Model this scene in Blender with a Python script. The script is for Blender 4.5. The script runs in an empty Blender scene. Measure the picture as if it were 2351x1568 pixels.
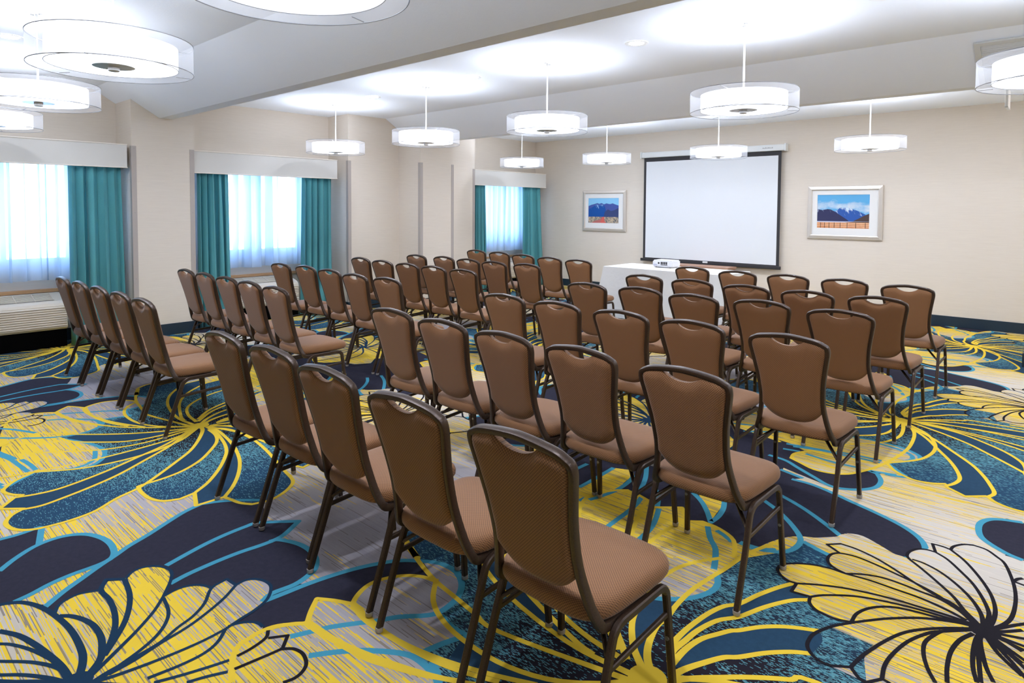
import bpy, bmesh, math, random, json
from mathutils import Vector, Matrix
random.seed(7)
scene = bpy.context.scene
COL = scene.collection

# ------------------------------------------------------------------ camera, sky, exposure
W, H = 2351.0, 1568.0
F_PX, CX, CY = 1481.0, 1164.88, 543.35
YAW, PITCH, ROLL = 0.7447, 0.0436, 0.0056
EYE = 1.575
cam_data = bpy.data.cameras.new('camera')
cam = bpy.data.objects.new('camera', cam_data)
COL.objects.link(cam)
scene.camera = cam
cam_data.sensor_fit = 'HORIZONTAL'
cam_data.sensor_width = 36.0
cam_data.lens = 36.0 * F_PX / W
cam_data.shift_x = (W / 2 - CX) / W
cam_data.shift_y = (CY - H / 2) / W
cam_data.clip_start = 0.05
fw = Vector((-math.sin(YAW), math.cos(YAW), 0)); rt = Vector((math.cos(YAW), math.sin(YAW), 0)); zz = Vector((0, 0, 1))
f2 = fw * math.cos(PITCH) - zz * math.sin(PITCH); u2 = zz * math.cos(PITCH) + fw * math.sin(PITCH)
r3 = rt * math.cos(ROLL) + u2 * math.sin(ROLL); u3 = u2 * math.cos(ROLL) - rt * math.sin(ROLL)
m = Matrix((r3, u3, -f2)).transposed().to_4x4()
m.translation = Vector((0, 0, EYE))
cam.matrix_world = m

SKY_STRENGTH = 2.2
LAMP_SIDE, LAMP_BOTTOM, LAMP_TOP, CAN = 0.45, 0.6, 2.5, 90.0
world = bpy.data.worlds.new('daylight'); scene.world = world
world.use_nodes = True
wn = world.node_tree; wn.nodes.clear()
wo = wn.nodes.new('ShaderNodeOutputWorld'); wb = wn.nodes.new('ShaderNodeBackground')
wt = wn.nodes.new('ShaderNodeTexCoord'); ws = wn.nodes.new('ShaderNodeSeparateXYZ'); wr = wn.nodes.new('ShaderNodeValToRGB')
wn.links.new(wt.outputs['Generated'], ws.inputs[0]); wn.links.new(ws.outputs['Z'], wr.inputs[0])
wr.color_ramp.elements[0].position = 0.0; wr.color_ramp.elements[0].color = (0.56, 0.75, 1.0, 1)
wr.color_ramp.elements[1].position = 0.5; wr.color_ramp.elements[1].color = (0.36, 0.60, 1.0, 1)
wn.links.new(wr.outputs[0], wb.inputs['Color']); wb.inputs['Strength'].default_value = SKY_STRENGTH
wn.links.new(wb.outputs[0], wo.inputs[0])

scene.view_settings.view_transform = 'Standard'
scene.view_settings.look = 'None'
scene.view_settings.gamma = 1.0
scene.view_settings.use_curve_mapping = False
scene.view_settings.exposure = 2.72
scene.cycles.use_denoising = True
scene.cycles.max_bounces = 10
scene.cycles.diffuse_bounces = 7
scene.cycles.glossy_bounces = 3
scene.cycles.transmission_bounces = 6
scene.cycles.transparent_max_bounces = 16
scene.cycles.sample_clamp_indirect = 6.0
scene.cycles.caustics_reflective = False
scene.cycles.caustics_refractive = False

# room dimensions
XW, XL, XR = -8.916, -8.376, 3.3
YB, YF = 10.54, -6.0
ZC, ZBEAM = 2.98, 2.637
SILL, HEAD = 0.92, 2.12

# ------------------------------------------------------------------ helpers
def lin(c):
    return tuple(((x / 255.0) / 12.92 if x / 255.0 <= 0.04045 else ((x / 255.0 + 0.055) / 1.055) ** 2.4) for x in c)

class NT:
    """small wrapper for building node trees"""
    def __init__(self, mat):
        self.t = mat.node_tree
    def n(self, typ, **kw):
        nd = self.t.nodes.new(typ)
        for k, v in kw.items(): setattr(nd, k, v)
        return nd
    def put(self, sock, v):
        if isinstance(v, bpy.types.NodeSocket): self.t.links.new(v, sock)
        elif isinstance(v, (tuple, list)) and len(v) == 3 and sock.type == 'RGBA': sock.default_value = (*v, 1)
        else: sock.default_value = v
    def math(self, op, a, b=None, c=None, clamp=False):
        nd = self.n('ShaderNodeMath', operation=op); nd.use_clamp = clamp
        self.put(nd.inputs[0], a)
        if b is not None: self.put(nd.inputs[1], b)
        if c is not None: self.put(nd.inputs[2], c)
        return nd.outputs[0]
    def mix(self, f, a, b):
        nd = self.n('ShaderNodeMix', data_type='RGBA')
        self.put(nd.inputs[0], f); self.put(nd.inputs[6], a); self.put(nd.inputs[7], b)
        return nd.outputs[2]
    def combine(self, x=0.0, y=0.0, z=0.0):
        nd = self.n('ShaderNodeCombineXYZ')
        for i, v in enumerate((x, y, z)): self.put(nd.inputs[i], v)
        return nd.outputs[0]
    def sep(self, v):
        nd = self.n('ShaderNodeSeparateXYZ'); self.put(nd.inputs[0], v); return nd.outputs
    def noise(self, vec, scale=1.0, detail=2.0, rough=0.5):
        nd = self.n('ShaderNodeTexNoise'); self.put(nd.inputs['Vector'], vec)
        nd.inputs['Scale'].default_value = scale; nd.inputs['Detail'].default_value = detail; nd.inputs['Roughness'].default_value = rough
        return nd.outputs[0]
    def white(self, vec, dim='2D'):
        nd = self.n('ShaderNodeTexWhiteNoise', noise_dimensions=dim)
        if dim == '1D': self.put(nd.inputs['W'], vec)
        else: self.put(nd.inputs['Vector'], vec)
        return nd.outputs
    def pos(self):
        return self.n('ShaderNodeNewGeometry').outputs['Position']
    def obj(self):
        return self.n('ShaderNodeTexCoord').outputs['Object']
    def bump(self, h, dist=0.002, strength=0.5):
        nd = self.n('ShaderNodeBump'); nd.inputs['Distance'].default_value = dist; nd.inputs['Strength'].default_value = strength
        self.put(nd.inputs['Height'], h); return nd.outputs[0]

def material(name, color=(0.8, 0.8, 0.8), rough=0.5, metal=0.0, build=None, spec=0.5):
    mt = bpy.data.materials.new(name); mt.use_nodes = True
    b = mt.node_tree.nodes['Principled BSDF']
    b.inputs['Base Color'].default_value = (*color, 1); b.inputs['Roughness'].default_value = rough
    b.inputs['Metallic'].default_value = metal; b.inputs['Specular IOR Level'].default_value = spec
    if build: build(NT(mt), b)
    return mt

def emitter(name, color, strength):
    mt = bpy.data.materials.new(name); mt.use_nodes = True
    t = mt.node_tree; t.nodes.clear()
    o = t.nodes.new('ShaderNodeOutputMaterial'); e = t.nodes.new('ShaderNodeEmission')
    e.inputs[0].default_value = (*color, 1); e.inputs[1].default_value = strength
    t.links.new(e.outputs[0], o.inputs[0]); return mt

def sheer(name, color, opacity, translucent=0.6):
    mt = bpy.data.materials.new(name); mt.use_nodes = True
    t = mt.node_tree; t.nodes.clear(); k = NT(mt)
    o = k.n('ShaderNodeOutputMaterial'); tr = k.n('ShaderNodeBsdfTransparent'); df = k.n('ShaderNodeBsdfDiffuse'); tl = k.n('ShaderNodeBsdfTranslucent')
    m1 = k.n('ShaderNodeMixShader'); m2 = k.n('ShaderNodeMixShader')
    df.inputs[0].default_value = (*color, 1); tl.inputs[0].default_value = (*color, 1)
    m1.inputs[0].default_value = translucent; m2.inputs[0].default_value = opacity
    t.links.new(df.outputs[0], m1.inputs[1]); t.links.new(tl.outputs[0], m1.inputs[2])
    t.links.new(tr.outputs[0], m2.inputs[1]); t.links.new(m1.outputs[0], m2.inputs[2]); t.links.new(m2.outputs[0], o.inputs[0])
    return mt

def link(name, bm, mat, parent=None, smooth=False, kind=None):
    me = bpy.data.meshes.new(name)
    bm.to_mesh(me); bm.free()
    o = bpy.data.objects.new(name, me); COL.objects.link(o)
    for mt in (mat if isinstance(mat, (list, tuple)) else [mat]): me.materials.append(mt)
    if smooth:
        for p in me.polygons: p.use_smooth = True
        if smooth != True:
            try: me.set_sharp_from_angle(angle=math.radians(smooth))
            except Exception: pass
    if parent: o.parent = parent
    if kind: o['kind'] = kind
    return o

def thing(name, label, cat, loc=(0, 0, 0), rz=0.0, group=None):
    o = bpy.data.objects.new(name, None); COL.objects.link(o)
    o.empty_display_size = 0.1
    o.location = loc; o.rotation_euler = (0, 0, rz)
    o['label'] = label; o['category'] = cat
    if group: o['group'] = group
    return o

def dup(root, loc=None, rz=None, label=None):
    c = root.copy(); COL.objects.link(c)
    if loc is not None: c.location = loc
    if rz is not None: c.rotation_euler = (0, 0, rz)
    if label: c['label'] = label
    for ch in root.children:
        d = ch.copy(); COL.objects.link(d); d.parent = c
        for g in ch.children:
            e = g.copy(); COL.objects.link(e); e.parent = d
    return c

def box(bm, x0, x1, y0, y1, z0, z1, mi=0):
    vs = [bm.verts.new(p) for p in ((x0, y0, z0), (x1, y0, z0), (x1, y1, z0), (x0, y1, z0), (x0, y0, z1), (x1, y0, z1), (x1, y1, z1), (x0, y1, z1))]
    for f in ((0, 3, 2, 1), (4, 5, 6, 7), (0, 1, 5, 4), (1, 2, 6, 5), (2, 3, 7, 6), (3, 0, 4, 7)):
        bm.faces.new([vs[i] for i in f]).material_index = mi
    return vs

def boxes(*args, bevel=0.0):
    bm = bmesh.new()
    for a in args: box(bm, *a)
    if bevel:
        bmesh.ops.bevel(bm, geom=list(bm.edges), offset=bevel, segments=2, profile=0.5, affect='EDGES')
    return bm

def prism(bm, prof, axis, a, b, mi=0):
    """extrude a closed 2-D profile along an axis: axis 'x' takes (y,z), 'y' takes (x,z), 'z' takes (x,y)"""
    def P(p, t):
        return (t, p[0], p[1]) if axis == 'x' else ((p[0], t, p[1]) if axis == 'y' else (p[0], p[1], t))
    A = [bm.verts.new(P(p, a)) for p in prof]; B = [bm.verts.new(P(p, b)) for p in prof]
    n = len(prof); fs = []
    for i in range(n):
        fs.append(bm.faces.new((A[i], A[(i + 1) % n], B[(i + 1) % n], B[i])))
    fs.append(bm.faces.new(A[::-1])); fs.append(bm.faces.new(B))
    for f in fs: f.material_index = mi

def lathe(bm, prof, seg=32, cx=0.0, cy=0.0, mi=0, cap=True):
    rings = []
    for r, z in prof:
        if r < 1e-6: rings.append([bm.verts.new((cx, cy, z))])
        else: rings.append([bm.verts.new((cx + r * math.cos(2 * math.pi * i / seg), cy + r * math.sin(2 * math.pi * i / seg), z)) for i in range(seg)])
    for A, B in zip(rings[:-1], rings[1:]):
        for i in range(seg):
            j = (i + 1) % seg
            if len(A) == 1 and len(B) == 1: continue
            if len(A) == 1: f = bm.faces.new((A[0], B[i], B[j]))
            elif len(B) == 1: f = bm.faces.new((A[i], A[j], B[0]))
            else: f = bm.faces.new((A[i], A[j], B[j], B[i]))
            f.material_index = mi

def catmull(pts, n=4, closed=False):
    P = [Vector(p) for p in pts]; out = []
    N = len(P)
    if N < 3: return P
    for i in range(N if closed else N - 1):
        if closed: p0, p1, p2, p3 = P[(i - 1) % N], P[i], P[(i + 1) % N], P[(i + 2) % N]
        else: p0, p1, p2, p3 = P[max(i - 1, 0)], P[i], P[i + 1], P[min(i + 2, N - 1)]
        for k in range(n):
            t = k / n
            out.append(0.5 * ((2 * p1) + (p2 - p0) * t + (2 * p0 - 5 * p1 + 4 * p2 - p3) * t * t + (3 * p1 - p0 - 3 * p2 + p3) * t * t * t))
    if not closed: out.append(P[-1])
    return out

def sweep(bm, path, prof, side=Vector((1, 0, 0)), mi=0):
    """sweep a closed profile [(a,b)] along a path; a runs along `side` (made perpendicular to the path)"""
    path = [Vector(p) for p in path]; rings = []
    for i, p in enumerate(path):
        t = (path[min(i + 1, len(path) - 1)] - path[max(i - 1, 0)]).normalized()
        s = side - t * side.dot(t)
        s.normalize(); n = t.cross(s)
        rings.append([bm.verts.new(p + s * a + n * b) for a, b in prof])
    k = len(prof)
    for A, B in zip(rings[:-1], rings[1:]):
        for i in range(k):
            bm.faces.new((A[i], A[(i + 1) % k], B[(i + 1) % k], B[i])).material_index = mi
    bm.faces.new(rings[0][::-1]).material_index = mi; bm.faces.new(rings[-1]).material_index = mi

def rrect(a, b, r, n=2):
    """rounded rectangle profile with half sizes a, b"""
    out = []
    for cx, cy, s in ((a - r, b - r, 0), (-a + r, b - r, 90), (-a + r, -b + r, 180), (a - r, -b + r, 270)):
        for k in range(n + 1):
            an = math.radians(s + 90 * k / n); out.append((cx + r * math.cos(an), cy + r * math.sin(an)))
    return out

def circle(r, n=8):
    return [(r * math.cos(2 * math.pi * i / n), r * math.sin(2 * math.pi * i / n)) for i in range(n)]

# ------------------------------------------------------------------ materials
def _wall(k, b):
    p = k.sep(k.pos())
    s = k.math('ADD', p[0], p[1])
    n1 = k.noise(k.combine(k.math('MULTIPLY', s, 3.0), 0.0, k.math('MULTIPLY', p[2], 90.0)), 1.0, 3.0)
    n2 = k.noise(k.combine(k.math('MULTIPLY', s, 9.0), 3.0, k.math('MULTIPLY', p[2], 260.0)), 1.0, 2.0)
    f = k.math('ADD', k.math('MULTIPLY', n1, 0.6), k.math('MULTIPLY', n2, 0.4))
    k.put(b.inputs['Base Color'], k.mix(f, lin((212, 200, 185)), lin((231, 221, 207))))
M_WALL = material('wallpaper', rough=0.8, build=_wall, spec=0.2)
def _ceil(k, b):
    n = k.noise(k.pos(), 60.0, 4.0, 0.6)
    k.put(b.inputs['Normal'], k.bump(n, 0.004, 0.25))
M_CEIL = material('ceiling_paint', lin((240, 244, 250)), 0.75, build=_ceil, spec=0.2)
M_BASE = material('navy_baseboard', lin((20, 42, 58)), 0.5)
M_GUARD = material('corner_guard', lin((176, 166, 158)), 0.4)
M_SCREW = material('screw_steel', (0.3, 0.29, 0.28), 0.35, 0.9)
M_WOOD = material('sill_wood', lin((206, 160, 112)), 0.45, build=lambda k, b: k.put(b.inputs['Base Color'], k.mix(k.noise(k.combine(k.math('MULTIPLY', k.sep(k.pos())[0], 20.0), k.sep(k.pos())[1], k.math('MULTIPLY', k.sep(k.pos())[2], 30.0)), 2.0, 3.0), lin((190, 140, 92)), lin((218, 176, 130)))))
M_VAL = material('valance_fabric', lin((214, 211, 204)), 0.75, build=lambda k, b: k.put(b.inputs['Normal'], k.bump(k.noise(k.pos(), 300.0), 0.001, 0.2)))
M_PIPING = material('valance_piping', lin((232, 224, 212)), 0.7)
def _teal(k, b):
    n = k.noise(k.pos(), 220.0, 2.0)
    k.put(b.inputs['Base Color'], k.mix(n, lin((84, 164, 170)), lin((122, 196, 200))))
    b.inputs['Sheen Weight'].default_value = 0.2
M_TEAL = material('teal_curtain', rough=0.8, build=_teal, spec=0.15)
_k = NT(M_TEAL); _mx = _k.n('ShaderNodeMixShader'); _tl = _k.n('ShaderNodeBsdfTranslucent'); _tl.inputs[0].default_value = (*lin((60, 170, 180)), 1); _mx.inputs[0].default_value = 0.32
_k.t.links.new(M_TEAL.node_tree.nodes['Principled BSDF'].outputs[0], _mx.inputs[1]); _k.t.links.new(_tl.outputs[0], _mx.inputs[2]); _k.t.links.new(_mx.outputs[0], M_TEAL.node_tree.nodes['Material Output'].inputs[0])
M_SHEER = sheer('sheer_voile', (0.72, 0.84, 0.98), 0.72, 0.62)
M_FRAMEW = material('window_frame_white', lin((225, 226, 228)), 0.5)
def _glass(name):
    mt = bpy.data.materials.new(name); mt.use_nodes = True
    t = mt.node_tree; t.nodes.clear(); k = NT(mt)
    o = k.n('ShaderNodeOutputMaterial'); tr = k.n('ShaderNodeBsdfTransparent'); gl = k.n('ShaderNodeBsdfGlossy'); mx = k.n('ShaderNodeMixShader'); fr = k.n('ShaderNodeFresnel')
    tr.inputs[0].default_value = (0.93, 0.97, 1.0, 1); gl.inputs['Roughness'].default_value = 0.02
    t.links.new(fr.outputs[0], mx.inputs[0]); t.links.new(tr.outputs[0], mx.inputs[1]); t.links.new(gl.outputs[0], mx.inputs[2]); t.links.new(mx.outputs[0], o.inputs[0])
    return mt
M_GLASS = _glass('window_glass')
M_AC = material('air_conditioner_plastic', lin((214, 202, 184)), 0.45)
M_ACDARK = material('air_conditioner_shadow_gap', lin((70, 74, 84)), 0.5)
M_BLACK = material('black_subbase', (0.003, 0.003, 0.003), 1.0, spec=0.0)
M_SCREENW = material('matte_screen', lin((228, 230, 232)), 0.9, spec=0.1)
M_SCREENB = material('black_screen_border', lin((48, 46, 48)), 0.7)
M_CASE = material('white_enamel', lin((226, 228, 226)), 0.4)
M_GREYTXT = material('grey_print', lin((150, 150, 148)), 0.7)
M_SILVER = material('champagne_silver_frame', lin((222, 213, 202)), 0.32, 0.45)
M_MAT = material('picture_mat', lin((232, 230, 226)), 0.8)
def _cloth(k, b):
    k.put(b.inputs['Normal'], k.bump(k.noise(k.pos(), 7.0, 4.0, 0.6), 0.02, 0.4))
M_CLOTH = material('white_tablecloth', lin((232, 231, 228)), 0.8, build=_cloth, spec=0.2)
M_PROJ = material('projector_plastic', lin((232, 232, 236)), 0.35)
M_PROJV = material('projector_vent', lin((196, 196, 212)), 0.5)
M_DARK = material('dark_plastic', (0.015, 0.015, 0.018), 0.4)
M_BROWNW = material('brown_wood', lin((176, 136, 112)), 0.5)
M_NICKEL = material('brushed_nickel', lin((205, 203, 200)), 0.35, 0.45)
M_RIM = material('shade_rim_wire', lin((140, 140, 142)), 0.4, 0.3)
M_OUTER = sheer('organza_shade', (0.80, 0.80, 0.82), 0.27, 0.6)
M_INNER = emitter('lit_inner_shade', (0.90, 0.975, 1.14), LAMP_SIDE)
M_DIFF = emitter('lit_diffuser', (0.90, 0.975, 1.14), LAMP_BOTTOM)
M_UP = emitter('added_uplight', (0.90, 0.975, 1.14), LAMP_TOP)  # upward glow added to brighten the ceiling, in place of bulbs
M_CAN = emitter('lit_downlight', (0.90, 0.975, 1.14), CAN)
M_TRIMW = material('white_trim', lin((240, 240, 238)), 0.5)
M_VENT = material('vent_grey', lin((208, 208, 204)), 0.5)

def _fabric(axis):
    def f(k, b):
        p = k.sep(k.obj())
        a = k.math('MULTIPLY', p[0], 2 * math.pi / 0.0096)
        s = k.math('MULTIPLY', p[2] if axis == 'z' else k.math('ADD', p[1], p[2]), 2 * math.pi / 0.0096)
        w = k.math('MULTIPLY', k.math('COSINE', a), k.math('COSINE', s))
        h = k.math('POWER', k.math('MULTIPLY_ADD', w, 0.5, 0.5), 0.8)
        n = k.noise(k.obj(), 9.0, 3.0); n2 = k.noise(k.obj(), 420.0, 2.0)
        col = k.mix(h, lin((78, 51, 32)), lin((170, 120, 78)))
        col = k.mix(k.math('MULTIPLY', n, 0.25), col, lin((130, 90, 58)))
        col = k.mix(k.math('MULTIPLY', n2, 0.3), col, lin((96, 66, 44)))
        k.put(b.inputs['Base Color'], col)
        k.put(b.inputs['Normal'], k.bump(h, 0.0012, 0.4))
        b.inputs['Sheen Weight'].default_value = 0.18; b.inputs['Sheen Roughness'].default_value = 0.4
    return f
M_FABRIC = material('brown_woven_fabric_seat', rough=0.7, build=_fabric('y'), spec=0.35)
M_FABRICB = material('brown_woven_fabric_back', rough=0.7, build=_fabric('z'), spec=0.35)
def _bronze(k, b):
    n = k.noise(k.obj(), 260.0, 2.0)
    k.put(b.inputs['Base Color'], k.mix(n, lin((40, 30, 24)), lin((82, 62, 48))))
    k.put(b.inputs['Normal'], k.bump(n, 0.0008, 0.35))
M_BRONZE = material('hammered_bronze_frame', rough=0.36, metal=0.35, build=_bronze)
M_PAN = material('seat_pan_black', lin((50, 42, 38)), 0.5)
M_GLIDE = material('clear_plastic_glide', lin((168, 160, 154)), 0.2)

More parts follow.
